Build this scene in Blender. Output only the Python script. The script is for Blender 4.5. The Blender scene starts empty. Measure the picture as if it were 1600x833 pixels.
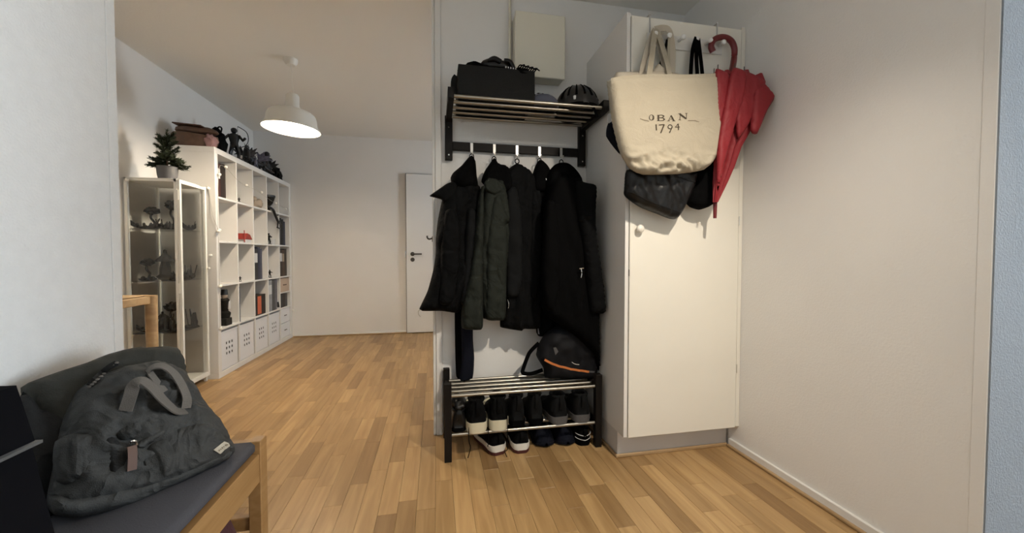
import bpy, bmesh, math, random
import numpy as np
from mathutils import Vector, Matrix, geometry, noise

random.seed(7)
scene = bpy.context.scene
C = scene.collection
PI = math.pi

# ------------------------------------------------------------------ camera
FPX, EYE = 601.0, Vector((0, 0, .979))
YAW, PITCH, ROLL = .1957, -.028, .0003
_cy, _sy, _cp, _sp = math.cos(YAW), math.sin(YAW), math.cos(PITCH), math.sin(PITCH)
FW = Vector((_sy*_cp, _cy*_cp, _sp))
_r0 = Vector((_cy, -_sy, 0)); _u0 = _r0.cross(FW)
RT = math.cos(ROLL)*_r0 + math.sin(ROLL)*_u0
UP = -math.sin(ROLL)*_r0 + math.cos(ROLL)*_u0
cam_data = bpy.data.cameras.new('camera')
cam_data.sensor_width = 36; cam_data.lens = FPX/1600*36; cam_data.clip_start = .02
cam = bpy.data.objects.new('camera', cam_data); C.objects.link(cam)
cam.matrix_world = Matrix(((RT.x, UP.x, -FW.x, EYE.x), (RT.y, UP.y, -FW.y, EYE.y), (RT.z, UP.z, -FW.z, EYE.z), (0, 0, 0, 1)))
scene.camera = cam

# ------------------------------------------------------------------ world, light, exposure
world = bpy.data.worlds.new('sky'); scene.world = world; world.use_nodes = True
_bg = world.node_tree.nodes['Background']
_bg.inputs[0].default_value = (.80, .90, 1.0, 1); _bg.inputs[1].default_value = 21.0
scene.view_settings.view_transform = 'Standard'; scene.view_settings.look = 'None'
scene.view_settings.exposure = 0.72; scene.view_settings.gamma = 1.0
scene.view_settings.use_curve_mapping = False
LIVING_LAMP_W, SPOT_W = 32.0, 76.0
SPOT_AT, SPOT_AIM, SPOT_CONE = (1.0, .30, 2.27), (.50, 1.80, .05), 86.0

def portal(name, loc, rot, sx, sy):
    l = bpy.data.lights.new(name, 'AREA'); l.shape = 'RECTANGLE'; l.size = sx; l.size_y = sy
    l.cycles.is_portal = True
    o = bpy.data.objects.new(name, l); C.objects.link(o); o.location = loc; o.rotation_euler = rot
    return o

# ------------------------------------------------------------------ pixel helpers (photo is 1600 x 833)
def ray(u, v): return FW + RT*((u-800)/FPX) - UP*((v-416.5)/FPX)
def atY(u, v, Y):
    d = ray(u, v); return EYE + d*((Y-EYE.y)/d.y)
def atX(u, v, X):
    d = ray(u, v); return EYE + d*((X-EYE.x)/d.x)
def atP(u, v, O, n):
    d = ray(u, v); return EYE + d*((O-EYE).dot(n)/d.dot(n))

# ------------------------------------------------------------------ materials
MATS = {}
def mat(name, col, rough=.6, metal=0., bump=0., bscale=60., var=0., vscale=8., spec=.5, sheen=0., coat=0., emit=0., wrinkle=0., wscale=14.):
    if name in MATS: return MATS[name]
    m = bpy.data.materials.new(name); m.use_nodes = True; MATS[name] = m
    nt = m.node_tree; b = nt.nodes['Principled BSDF']
    b.inputs['Base Color'].default_value = (*col, 1); b.inputs['Roughness'].default_value = rough
    b.inputs['Metallic'].default_value = metal; b.inputs['Specular IOR Level'].default_value = spec
    if sheen: b.inputs['Sheen Weight'].default_value = sheen
    if coat: b.inputs['Coat Weight'].default_value = coat
    if emit:
        b.inputs['Emission Color'].default_value = (*col, 1); b.inputs['Emission Strength'].default_value = emit
    if bump or var or wrinkle:
        tc = nt.nodes.new('ShaderNodeTexCoord')
    if bump:
        n = nt.nodes.new('ShaderNodeTexNoise'); n.inputs['Scale'].default_value = bscale; n.inputs['Detail'].default_value = 3
        nt.links.new(tc.outputs['Object'], n.inputs['Vector'])
        bp = nt.nodes.new('ShaderNodeBump'); bp.inputs['Strength'].default_value = bump; bp.inputs['Distance'].default_value = .004
        nt.links.new(n.outputs['Fac'], bp.inputs['Height']); nt.links.new(bp.outputs['Normal'], b.inputs['Normal'])
    if wrinkle:
        w = nt.nodes.new('ShaderNodeTexNoise'); w.inputs['Scale'].default_value = wscale; w.inputs['Detail'].default_value = 2.5; w.inputs['Distortion'].default_value = .9
        nt.links.new(tc.outputs['Object'], w.inputs['Vector'])
        m1 = nt.nodes.new('ShaderNodeMath'); m1.operation = 'SUBTRACT'; m1.inputs[1].default_value = .5; nt.links.new(w.outputs['Fac'], m1.inputs[0])
        m2 = nt.nodes.new('ShaderNodeMath'); m2.operation = 'ABSOLUTE'; nt.links.new(m1.outputs[0], m2.inputs[0])
        wb = nt.nodes.new('ShaderNodeBump'); wb.inputs['Strength'].default_value = wrinkle; wb.inputs['Distance'].default_value = .05; wb.invert = True
        nt.links.new(m2.outputs[0], wb.inputs['Height'])
        if bump: nt.links.new(wb.outputs['Normal'], bp.inputs['Normal'])
        else: nt.links.new(wb.outputs['Normal'], b.inputs['Normal'])
    if var:
        n2 = nt.nodes.new('ShaderNodeTexNoise'); n2.inputs['Scale'].default_value = vscale; n2.inputs['Detail'].default_value = 4
        nt.links.new(tc.outputs['Object'], n2.inputs['Vector'])
        r = nt.nodes.new('ShaderNodeMapRange'); r.inputs[1].default_value = .3; r.inputs[2].default_value = .7
        r.inputs[3].default_value = 1-var; r.inputs[4].default_value = 1+var
        nt.links.new(n2.outputs['Fac'], r.inputs[0])
        mx = nt.nodes.new('ShaderNodeVectorMath'); mx.operation = 'SCALE'; mx.inputs[0].default_value = col
        nt.links.new(r.outputs[0], mx.inputs['Scale']); nt.links.new(mx.outputs[0], b.inputs['Base Color'])
    return m

def wood_mat(name, dark, light, axis=(30, 3, 30), rough=.45, plank=False):
    m = bpy.data.materials.new(name); m.use_nodes = True; MATS[name] = m
    nt = m.node_tree; N = nt.nodes.new; L = nt.links.new; b = nt.nodes['Principled BSDF']
    b.inputs['Roughness'].default_value = rough; b.inputs['Specular IOR Level'].default_value = .4
    g = N('ShaderNodeNewGeometry')
    mp = N('ShaderNodeVectorMath'); mp.operation = 'MULTIPLY'; mp.inputs[1].default_value = axis
    L(g.outputs['Position'], mp.inputs[0])
    oi = N('ShaderNodeObjectInfo')
    ad = N('ShaderNodeMath'); ad.operation = 'ADD'; L(oi.outputs['Random'], ad.inputs[0]); L(g.outputs['Random Per Island'], ad.inputs[1])
    fr = N('ShaderNodeMath'); fr.operation = 'FRACT'; L(ad.outputs[0], fr.inputs[0])
    sc = N('ShaderNodeMath'); sc.operation = 'MULTIPLY'; sc.inputs[1].default_value = 57.; L(fr.outputs[0], sc.inputs[0])
    cb = N('ShaderNodeCombineXYZ'); L(sc.outputs[0], cb.inputs[0]); L(sc.outputs[0], cb.inputs[2])
    of = N('ShaderNodeVectorMath'); of.operation = 'ADD'; L(mp.outputs[0], of.inputs[0]); L(cb.outputs[0], of.inputs[1])
    n = N('ShaderNodeTexNoise'); n.inputs['Scale'].default_value = 1.; n.inputs['Detail'].default_value = 6; n.inputs['Distortion'].default_value = .6
    L(of.outputs[0], n.inputs['Vector'])
    rp = N('ShaderNodeValToRGB'); rp.color_ramp.elements[0].position = .25; rp.color_ramp.elements[1].position = .72
    rp.color_ramp.elements[0].color = (*dark, 1); rp.color_ramp.elements[1].color = (*light, 1)
    L(n.outputs['Fac'], rp.inputs[0])
    if plank:
        rr = N('ShaderNodeValToRGB'); e = rr.color_ramp.elements
        e[0].position = 0; e[0].color = (.64, .59, .54, 1); e[1].position = 1; e[1].color = (1.22, 1.24, 1.26, 1)
        k = e.new(.3); k.color = (.88, .87, .85, 1); k = e.new(.75); k.color = (1.04, 1.04, 1.03, 1)
        L(fr.outputs[0], rr.inputs[0])
        mx = N('ShaderNodeMix'); mx.data_type = 'RGBA'; mx.blend_type = 'MULTIPLY'; mx.inputs[0].default_value = 1
        L(rp.outputs[0], mx.inputs[6]); L(rr.outputs[0], mx.inputs[7]); L(mx.outputs[2], b.inputs['Base Color'])
    else:
        L(rp.outputs[0], b.inputs['Base Color'])
    bp = N('ShaderNodeBump'); bp.inputs['Strength'].default_value = .08; bp.inputs['Distance'].default_value = .002
    L(n.outputs['Fac'], bp.inputs['Height']); L(bp.outputs['Normal'], b.inputs['Normal'])
    return m

def glass_mat(name, tint=(.982, .988, .984), refl=1.0):
    m = bpy.data.materials.new(name); m.use_nodes = True; MATS[name] = m
    nt = m.node_tree; nt.nodes.clear(); N = nt.nodes.new; L = nt.links.new
    o = N('ShaderNodeOutputMaterial'); t = N('ShaderNodeBsdfTransparent'); t.inputs[0].default_value = (*tint, 1)
    g = N('ShaderNodeBsdfGlossy'); g.inputs['Roughness'].default_value = .02
    f = N('ShaderNodeLayerWeight'); f.inputs['Blend'].default_value = .5
    pw = N('ShaderNodeMath'); pw.operation = 'POWER'; pw.inputs[1].default_value = 4.5; L(f.outputs['Facing'], pw.inputs[0])
    ma = N('ShaderNodeMath'); ma.operation = 'MULTIPLY_ADD'; ma.inputs[1].default_value = .8; ma.inputs[2].default_value = .022; L(pw.outputs[0], ma.inputs[0])
    mx = N('ShaderNodeMixShader'); L(ma.outputs[0], mx.inputs[0]); L(t.outputs[0], mx.inputs[1]); L(g.outputs[0], mx.inputs[2]); L(mx.outputs[0], o.inputs[0])
    return m

WALL = mat('white_wall_paint', (.84, .825, .80), .85, bump=.25, bscale=140., var=.015, vscale=3.)
WALLR = mat('woodchip_wall_paint', (.84, .83, .81), .85, bump=.5, bscale=170., var=.02, vscale=30.)
CEIL = mat('ceiling_paint', (.88, .86, .81), .9, bump=.15, bscale=90.)
TRIM = mat('trim_paint', (.80, .79, .77), .45)
CABW = mat('cream_cabinet_paint', (.83, .80, .72), .5, var=.012, vscale=5.)
CABS = mat('cabinet_side_paint', (.78, .76, .73), .55)
EBOX = mat('cream_box_paint', (.76, .73, .62), .5)
SHELFW = mat('white_laminate', (.80, .79, .77), .4)
BOXW = mat('white_plastic', (.80, .82, .86), .35)
METW = mat('white_powder_coat', (.84, .83, .78), .4)
OAK = wood_mat('oak_parquet', (.315, .186, .076), (.48, .312, .146), (34, 2.6, 34), .38, True)
OAKB = wood_mat('oak_bench', (.26, .140, .048), (.37, .215, .088), (26, 3., 40), .5)
OAKT = wood_mat('oak_table', (.38, .25, .13), (.54, .38, .21), (6, 20, 30), .5)
OAKM = wood_mat('oak_moulding', (.34, .22, .11), (.48, .33, .18), (5, 5, 40), .5)
GLASS = glass_mat('clear_glass')
GLASSW = glass_mat('window_glass', (.97, .98, .98))
BLKW = mat('black_brown_stain', (.0075, .0058, .005), .5, spec=.2, bump=.05, bscale=80.)
STEEL = mat('brushed_steel', (.40, .38, .335), .34, 1.)
CHROME = mat('nickel', (.75, .74, .72), .2, 1.)
DARKMET = mat('dark_metal', (.10, .09, .08), .35, 1.)
BLACK = mat('black_fabric', (.0032, .0032, .0034), .9, bump=.3, bscale=220., spec=.03)
BLACK2 = mat('washed_black_fabric', (.0048, .0050, .0054), .85, bump=.3, bscale=200., spec=.06, wrinkle=.5, wscale=9.)
CHAR = mat('charcoal_fabric', (.0080, .0085, .0090), .85, bump=.3, bscale=200., spec=.08)
GREEN = mat('dark_green_canvas', (.0135, .0165, .0130), .8, bump=.25, bscale=240., spec=.2, wrinkle=.4, wscale=9.)
NAVY = mat('navy_fabric', (.0055, .0065, .0125), .85, bump=.3, bscale=200., spec=.15)
FELT = mat('dark_grey_felt', (.017, .017, .0165), .95, bump=.5, bscale=300., spec=.2)
PACK = mat('grey_pack_fabric', (.044, .0445, .043), .75, bump=.35, bscale=420., spec=.3, var=.10, vscale=18., wrinkle=.75, wscale=11.)
PACK2 = mat('dark_pack_fabric', (.036, .036, .031), .8, bump=.3, bscale=420., spec=.25, var=.1, vscale=14., wrinkle=.5, wscale=9.)
PACKB = mat('black_mesh_fabric', (.008, .008, .008), .9, bump=.4, bscale=300.)
WEB = mat('grey_webbing', (.135, .122, .108), .8, bump=.5, bscale=500.)
CUSH = mat('slate_cushion', (.070, .069, .078), .9, bump=.4, bscale=380., spec=.2)
CREAM = mat('natural_canvas', (.43, .38, .292), .9, bump=.45, bscale=420., var=.03, vscale=14., wrinkle=.16, wscale=13.)
CREAM2 = mat('unbleached_cotton', (.52, .46, .37), .9, bump=.4, bscale=300.)
INK = mat('dark_brown_ink', (.045, .032, .018), .8)
INKP = mat('pale_ink', (.20, .16, .11), .8)
LEATH = mat('black_leather', (.0055, .0055, .006), .36, bump=.35, bscale=60., spec=.32)
RED = mat('red_umbrella_cloth', (.25, .015, .022), .6, bump=.1, bscale=200., spec=.4, wrinkle=.2, wscale=12.)
REDD = mat('dark_red_leather', (.15, .012, .016), .4)
WSOLE = mat('white_rubber', (.74, .72, .66), .6)
YSOLE = mat('cream_rubber', (.66, .62, .47), .6)
GSOLE = mat('grey_rubber', (.085, .083, .085), .7)
RSOLE = mat('maroon_rubber', (.07, .014, .014), .6)
ORANGE = mat('orange_trim', (.62, .20, .055), .6)
LBROWN = mat('tan_leather', (.085, .036, .020), .5)
MAROON = mat('maroon_fabric', (.050, .013, .015), .9, bump=.4, bscale=200.)
BROWNL = mat('brown_leather', (.115, .062, .038), .55, bump=.2, bscale=40., var=.2, vscale=20.)
PINK = mat('dusty_pink_cloth', (.42, .24, .23), .9)
NEEDLE = mat('spruce_needles', (.030, .042, .014), .8)
NEEDLE2 = mat('dark_spruce_needles', (.018, .028, .010), .8)
POT = mat('grey_pot', (.10, .10, .105), .6)
MINI = mat('dark_miniature', (.009, .0085, .0075), .75, spec=.15, var=.4, vscale=60.)
MINI2 = mat('grey_miniature', (.020, .019, .017), .75, spec=.15, var=.4, vscale=60.)
TOYB = mat('black_toy_plastic', (.008, .008, .010), .4, var=.3, vscale=40.)
TOYG = mat('steel_blue_toy_plastic', (.11, .11, .15), .4, var=.4, vscale=50.)
LAMPW = mat('white_lamp_enamel', (.80, .78, .72), .45)
BULB = mat('lit_bulb', (1.0, .86, .66), .5, emit=14.)
BALL = mat('white_light_ball', (.88, .86, .80), .4)
WIRE = mat('pale_wire', (.42, .40, .35), .6)
CAPB = mat('blue_grey_cloth', (.085, .09, .125), .9, bump=.3, bscale=200.)
CAPP = mat('pale_pattern_cloth', (.34, .33, .36), .9)
HELM = mat('black_helmet_shell', (.010, .010, .011), .38)
BAGK = mat('black_bag_nylon', (.0045, .0047, .0065), .7, bump=.2, bscale=200., spec=.2)
BAGK2 = mat('matte_black_nylon', (.0035, .0035, .0048), .85, spec=.08)
PIPE = mat('grey_piping', (.09, .09, .09), .6)
PATCH = mat('cream_patch', (.44, .40, .32), .8)
HOLE = mat('hole_shade', (.02, .02, .022), .9)  # flat dark colour painted in for shade inside gaps and openings
REDT = mat('red_toy', (.30, .035, .025), .5)
BEIGE = mat('beige_box', (.55, .42, .32), .7)
BONE = mat('beige_figurine', (.40, .32, .24), .7)
PAPER = mat('white_card', (.62, .62, .62), .7)
ORBOOK = mat('orange_card', (.55, .13, .06), .6)
def bookmat(i):
    cols = [(.045, .014, .012), (.014, .008, .006), (.030, .022, .016), (.018, .018, .020), (.012, .013, .017), (.018, .022, .05), (.06, .066, .10), (.055, .028, .018), (.022, .012, .009), (.26, .27, .29), (.06, .06, .065), (.12, .12, .14)]
    return mat('book_cover_%d' % i, cols[i], .55, var=.15, vscale=30.)

# ------------------------------------------------------------------ mesh helpers
WL = {}          # world position of every object's origin
class MB:
    def __init__(s): s.v = []; s.f = []
    def add(s, vs, fs):
        k = len(s.v); s.v += [Vector(v) for v in vs]; s.f += [[i+k for i in f] for f in fs]; return s
    def box(s, x0, x1, y0, y1, z0, z1, b=.0, M=None):
        b = min(b, (x1-x0)*.45, (y1-y0)*.45, (z1-z0)*.45)
        if b <= 0:
            vs = [(x, y, z) for x in (x0, x1) for y in (y0, y1) for z in (z0, z1)]
            fs = [(0, 1, 3, 2), (4, 6, 7, 5), (0, 4, 5, 1), (2, 3, 7, 6), (0, 2, 6, 4), (1, 5, 7, 3)]
        else:
            vs = []; idx = {}
            for i, x in enumerate((x0, x1)):
                for j, y in enumerate((y0, y1)):
                    for k, z in enumerate((z0, z1)):
                        sx, sy, sz = (b if i == 0 else -b), (b if j == 0 else -b), (b if k == 0 else -b)
                        for a, p in enumerate(((x, y+sy, z+sz), (x+sx, y, z+sz), (x+sx, y+sy, z))):
                            idx[i, j, k, a] = len(vs); vs.append(p)
            fs = []
            for i in (0, 1):
                q = [idx[i, j, k, 0] for j, k in ((0, 0), (1, 0), (1, 1), (0, 1))]; fs.append(q if i else q[::-1])
                q = [idx[j, i, k, 1] for j, k in ((0, 0), (1, 0), (1, 1), (0, 1))]; fs.append(q[::-1] if i else q)
                q = [idx[j, k, i, 2] for j, k in ((0, 0), (1, 0), (1, 1), (0, 1))]; fs.append(q if i else q[::-1])
            for j in (0, 1):
                for k in (0, 1):
                    fs.append([idx[0, j, k, 1], idx[1, j, k, 1], idx[1, j, k, 2], idx[0, j, k, 2]])
                    fs.append([idx[j, 0, k, 0], idx[j, 1, k, 0], idx[j, 1, k, 2], idx[j, 0, k, 2]])
                    fs.append([idx[j, k, 0, 0], idx[j, k, 1, 0], idx[j, k, 1, 1], idx[j, k, 0, 1]])
            for i in (0, 1):
                for j in (0, 1):
                    for k in (0, 1): fs.append([idx[i, j, k, 0], idx[i, j, k, 1], idx[i, j, k, 2]])
        if M is not None: vs = [M @ Vector(v) for v in vs]
        return s.add(vs, fs)
    def sweep(s, path, prof, up=(0, 0, 1), scale=None, cap=True):
        """closed 2D profile swept along a path; up gives the profile's second axis"""
        path = [Vector(p) for p in path]; n = len(path); m = len(prof); vs = []
        pu = Vector(up)
        for i, p in enumerate(path):
            t = (path[min(i+1, n-1)] - path[max(i-1, 0)]).normalized()
            a = t.cross(pu)
            if a.length < 1e-4: a = t.cross(Vector((.37, .61, .7)))
            a.normalize(); b = a.cross(t).normalized()
            k = scale[i] if scale else 1.
            kx, ky = k if isinstance(k, tuple) else (k, k)
            vs += [p + a*(q[0]*kx) + b*(q[1]*ky) for q in prof]
        fs = [[i*m+j, i*m+(j+1) % m, (i+1)*m+(j+1) % m, (i+1)*m+j] for i in range(n-1) for j in range(m)]
        if cap: fs += [list(range(m))[::-1], [(n-1)*m+j for j in range(m)]]
        return s.add(vs, fs)
    def tube(s, path, r, seg=8, scale=None, cap=True):
        prof = [(math.cos(2*PI*j/seg)*r, math.sin(2*PI*j/seg)*r) for j in range(seg)]
        return s.sweep(path, prof, (.13, .21, .97) if len(path) > 2 else (.31, .17, .93), scale, cap)
    def strap(s, path, w, t, up): return s.sweep(path, [(-w/2, -t/2), (w/2, -t/2), (w/2, t/2), (-w/2, t/2)], up)
    def lathe(s, prof, c, seg=24, M=None, closed=False):
        vs = []; m = len(prof); c = Vector(c)
        for i in range(seg):
            a = 2*PI*i/seg
            for r, z in prof:
                p = Vector((math.cos(a)*r, math.sin(a)*r, z)); p = (M @ p) if M is not None else p
                vs.append(p + c)
        fs = []
        for i in range(seg):
            k = (i+1) % seg
            for j in range(m if closed else m-1):
                l = (j+1) % m; fs.append([i*m+j, k*m+j, k*m+l, i*m+l])
        return s.add(vs, fs)
    def blob(s, c, r, sub=2, amp=0., freq=3., seed=0., M=None, flat=None):
        bm = bmesh.new(); bmesh.ops.create_icosphere(bm, subdivisions=sub, radius=1.)
        r = Vector(r) if not isinstance(r, (int, float)) else Vector((r, r, r)); c = Vector(c); vs = []
        for v in bm.verts:
            p = v.co.copy()
            if amp: p *= 1 + amp*noise.noise(p*freq + Vector((seed, seed*1.7, -seed)))
            p = Vector((p.x*r.x, p.y*r.y, p.z*r.z)); p = (M @ p) if M is not None else p
            p += c
            if flat is not None and p.z < flat: p.z = flat
            vs.append(p)
        fs = [[v.index for v in f.verts] for f in bm.faces]; bm.free()
        return s.add(vs, fs)
    def loft(s, rings, cap=True, closed=True):
        m = len(rings[0]); vs = [p for r in rings for p in r]
        fs = [[i*m+j, i*m+(j+1) % m, (i+1)*m+(j+1) % m, (i+1)*m+j] for i in range(len(rings)-1) for j in range(m if closed else m-1)]
        if cap: fs += [list(range(m))[::-1], [(len(rings)-1)*m+j for j in range(m)]]
        return s.add(vs, fs)
    def prism(s, poly, f0, f1):
        """polygon mapped by f0 and f1 (2D point -> 3D) to two caps"""
        n = len(poly); vs = [f0(*p) for p in poly] + [f1(*p) for p in poly]
        fs = [list(range(n)), [n+i for i in range(n)][::-1]] + [[i, i+n, (i+1) % n+n, (i+1) % n] for i in range(n)]
        return s.add(vs, fs)
    def build(s, name, m, parent=None, smooth=False, recalc=True):
        lo = Vector([min(v[i] for v in s.v) for i in range(3)]); hi = Vector([max(v[i] for v in s.v) for i in range(3)])
        loc = Vector(((lo.x+hi.x)/2, (lo.y+hi.y)/2, lo.z))
        me = bpy.data.meshes.new(name); me.from_pydata([v-loc for v in s.v], [], s.f)
        if recalc:
            bm = bmesh.new(); bm.from_mesh(me); bmesh.ops.recalc_face_normals(bm, faces=bm.faces); bm.to_mesh(me); bm.free()
        if smooth:
            me.polygons.foreach_set('use_smooth', [True]*len(me.polygons))
            if smooth != 'all':
                bm = bmesh.new(); bm.from_mesh(me)
                for e in bm.edges:
                    if len(e.link_faces) == 2 and e.calc_face_angle(0) > .8: e.smooth = False
                bm.to_mesh(me); bm.free()
        me.materials.append(m)
        o = bpy.data.objects.new(name, me); C.objects.link(o); WL[o.name] = loc
        if parent is not None: o.parent = parent; o.location = loc - WL[parent.name]
        else: o.location = loc
        return o

def tag(o, label=None, cat=None, group=None, kind=None):
    if label: o['label'] = label
    if cat: o['category'] = cat
    if group: o['group'] = group
    if kind: o['kind'] = kind
    return o
def thing(name, label, cat, loc, group=None):
    o = bpy.data.objects.new(name, None); C.objects.link(o); o.location = loc; o.empty_display_size = .05
    WL[o.name] = Vector(loc); return tag(o, label, cat, group)
def struct(name, mb, m, parent=None, smooth=False):
    o = mb.build(name, m, parent, smooth)
    if parent is None: o['kind'] = 'structure'
    return o
def B(*a, **k): return MB().box(*a, **k)
def copy_tree(o, dloc, parent=None):
    c = o.copy(); C.objects.link(c)
    WL[c.name] = WL[o.name] + Vector(dloc)
    c.parent = parent
    if parent is None: c.location = o.location + Vector(dloc)
    for ch in list(o.children): copy_tree(ch, dloc, c)
    return c

def smooth_poly(pts, step, corner=None):
    """closed Catmull-Rom through pts, resampled to about step"""
    P = [Vector(p) for p in pts]; n = len(P); out = []
    for i in range(n):
        a, b, c, d = P[i-1], P[i], P[(i+1) % n], P[(i+2) % n]
        k = max(1, int((c-b).length/step))
        for j in range(k):
            t = j/k
            q = .5*((2*b) + (c-a)*t + (2*a-5*b+4*c-d)*t*t + (3*b-a-3*c+d)*t**3)
            l = b.lerp(c, t); out.append(q.lerp(l, .45))
    return out

class Puff:
    """a stuffed / draped sheet: closed outline in plane coordinates, swelling towards +h"""
    def __init__(s, pts, T, D, step=.012, back=.35, fold=None, pw=.5):
        s.T, s.D, s.back, s.fold, s.pw = T, D, back, fold, pw
        s.out = smooth_poly(pts, step); s.step = step
        A = np.array([p[:] for p in s.out])[:, :2]; s.A = A; s.Bv = np.roll(A, -1, 0)
    def dist(s, q):
        q = np.asarray(q)[:, None, :]; d = s.Bv-s.A; L = (d**2).sum(1)+1e-12
        t = np.clip(((q-s.A)*d).sum(2)/L, 0, 1)
        return np.sqrt(((q-(s.A+t[..., None]*d))**2).sum(2)).min(1)
    def h(s, q):
        q = np.asarray(q, float); t = np.clip(s.dist(q)/s.D, 0, 1); pr = (1-(1-t)**2)**s.pw
        hh = s.T*pr
        if s.fold is not None: hh = hh + np.array([s.fold(a, b) for a, b in q])*pr
        return hh, pr
    def mesh(s, M, mb=None):
        mb = mb or MB(); st = s.step; A = s.A
        lo, hi = A.min(0), A.max(0); inner = []
        gx = np.arange(lo[0]+st*.5, hi[0], st); gy = np.arange(lo[1]+st*.5, hi[1], st*.87)
        for j, y in enumerate(gy):
            for x in gx: inner.append((x+(st*.5 if j % 2 else 0), y))
        inner = np.array(inner)
        ins = np.zeros(len(inner), bool)
        x, y = inner[:, 0], inner[:, 1]
        for (ax, ay), (bx, by) in zip(s.A, s.Bv):
            c = ((ay > y) != (by > y)); xx = (bx-ax)*(y-ay)/((by-ay) if abs(by-ay) > 1e-12 else 1e-12)+ax
            ins ^= (c & (x < xx))
        inner = inner[ins]; inner = inner[s.dist(inner) > st*.45]
        nb = len(A); P2 = [Vector(p) for p in A] + [Vector(p) for p in inner]
        r = geometry.delaunay_2d_cdt(P2, [(i, (i+1) % nb) for i in range(nb)], [list(range(nb))], 1, 1e-6)
        V = np.array([v[:] for v in r[0]]); F = [list(f) for f in r[2]]
        h, pr = s.h(V); d = s.dist(V); bd = d < 1e-6
        k = len(V); vs = [M(a, b, hh) for (a, b), hh in zip(V, h)]
        bi = {}
        for i in range(k):
            if bd[i]: bi[i] = i
            else: bi[i] = len(vs); vs.append(M(V[i][0], V[i][1], -s.T*s.back*pr[i]))
        mb.add(vs, F + [[bi[i] for i in f][::-1] for f in F]); return mb

def planeY(Y): return lambda a, b, h=0.: Vector((a, Y-h, b))
def pxY(pts, Y): return [(lambda p: (p.x, p.z))(atY(u, v, Y)) for u, v in pts]
def folds(seed, amp, fx=26., fz=4., slant=0.):
    def f(a, b):
        return amp*(noise.noise(Vector((a*fx+b*slant, b*fz, seed)))*1.0 + .45*noise.noise(Vector((a*fx*2.1, b*fz*3., seed+9))))
    return f
def bez(pts, n=24, closed=False):
    P = [Vector(p) for p in pts]; out = []
    for i in range(len(P)-1):
        a = P[max(i-1, 0)]; b = P[i]; c = P[i+1]; d = P[min(i+2, len(P)-1)]
        k = max(2, n//(len(P)-1))
        for j in range(k):
            t = j/k; out.append(.5*((2*b)+(c-a)*t+(2*a-5*b+4*c-d)*t*t+(3*b-a-3*c+d)*t**3))
    return out + [P[-1]]

# ================================================================== THE SETTING
XL, XR, XH = -2.08, 1.482, -.88         # living-room left wall, right wall, hall left wall
YF, YP, YL, YR = 5.02, 2.117, 1.29, .77  # far wall, coat wall, end of hall left wall, end of right wall
ZC, YB, XE = 2.43, -2.4, 5.2             # ceiling, wall behind the camera, kitchen side wall
WT = .10

fl = struct('floor', B(XL-.2, XE+.2, YB-.2, YF+.2, -.12, -.012), mat('subfloor', (.12, .075, .04), .8))
# ---- parquet strips
PW = .0715
def plank_mesh(L):
    return B(-PW/2+.0003, PW/2-.0003, -L/2+.0003, L/2-.0003, -.012, 0, b=.0008)
LENS = [.26, .32, .38, .44, .50, .56]
pm = []
for L in LENS:
    mb = plank_mesh(L); me = bpy.data.meshes.new('plank'); me.from_pydata(mb.v, [], mb.f)
    bm = bmesh.new(); bm.from_mesh(me); bmesh.ops.recalc_face_normals(bm, faces=bm.faces); bm.to_mesh(me); bm.free()
    me.materials.append(OAK); pm.append(me)
strips = []
ix = 0; x = XL+PW/2
rp = random.Random(11)
while x < XE+.1:
    y = YB-rp.random()*.5
    while y < YF:
        k = rp.randrange(6); L = LENS[k]; strips.append((x, y+L/2, k)); y += L
    x += PW
def vis(x, y):
    d = Vector((x, y, 0))-EYE; z = d.dot(FW)
    if z < .3: return None
    u = 800+FPX*d.dot(RT)/z; v = 416.5-FPX*d.dot(UP)/z
    return (u, v) if -40 < u < 1640 and v < 870 else None
def hidden(x, y):
    if y > YP and x > 0: return True
    if x > .86 and y > 1.7: return True
    if x > XR: return True
    if x < -1.69 and y > 3.05: return True
    q = vis(x, y)
    return q[0] < 300 and q[1] > 560
ranked = sorted([s for s in strips if vis(s[0], s[1]) and not hidden(s[0], s[1])], key=lambda s: s[1])
near = set(ranked[:295])
rest = MB()
for s in strips:
    if s in near:
        o = bpy.data.objects.new('plank', pm[s[2]]); C.objects.link(o); o.parent = fl
        w = Vector((s[0], s[1], 0)); o.location = w-WL[fl.name]; WL[o.name] = w
    else:
        L = LENS[s[2]]
        rest.box(s[0]-PW/2+.0003, s[0]+PW/2-.0003, s[1]-L/2+.0003, s[1]+L/2-.0003, -.012, 0, b=.0008)
o = rest.build('plank_field', OAK, fl, recalc=True); o['kind'] = 'stuff'

struct('ceiling', B(XL-.2, XE+.2, YB-.2, YF+.2, ZC, ZC+.12), CEIL)
struct('wall_left', B(XL-WT, XL, YL-WT, YF+WT, 0, ZC), WALL)
struct('wall_back', B(XL-WT, XE+WT, YF, YF+WT, 0, ZC), WALL)
struct('wall_partition', B(0, XR+.06, YP, YP+WT, 0, ZC), WALL)
struct('wall_right', B(XR, XR+.08, YR, YP, 0, ZC), WALL)
BLUEW = mat('blue_grey_wall', (.29, .325, .37), .85, bump=.5, bscale=170.)  # darker blue-grey tone, set for the near right wall alone
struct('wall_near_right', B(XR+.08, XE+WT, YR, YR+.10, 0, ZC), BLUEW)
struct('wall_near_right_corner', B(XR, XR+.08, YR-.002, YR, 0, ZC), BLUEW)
struct('wall_near_left', B(XH-.12, XH, YB, YL, 0, ZC), WALLR)
struct('wall_near_left_return', B(XL, XH-.12, YL-.12, YL, 0, ZC), WALLR)
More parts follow.
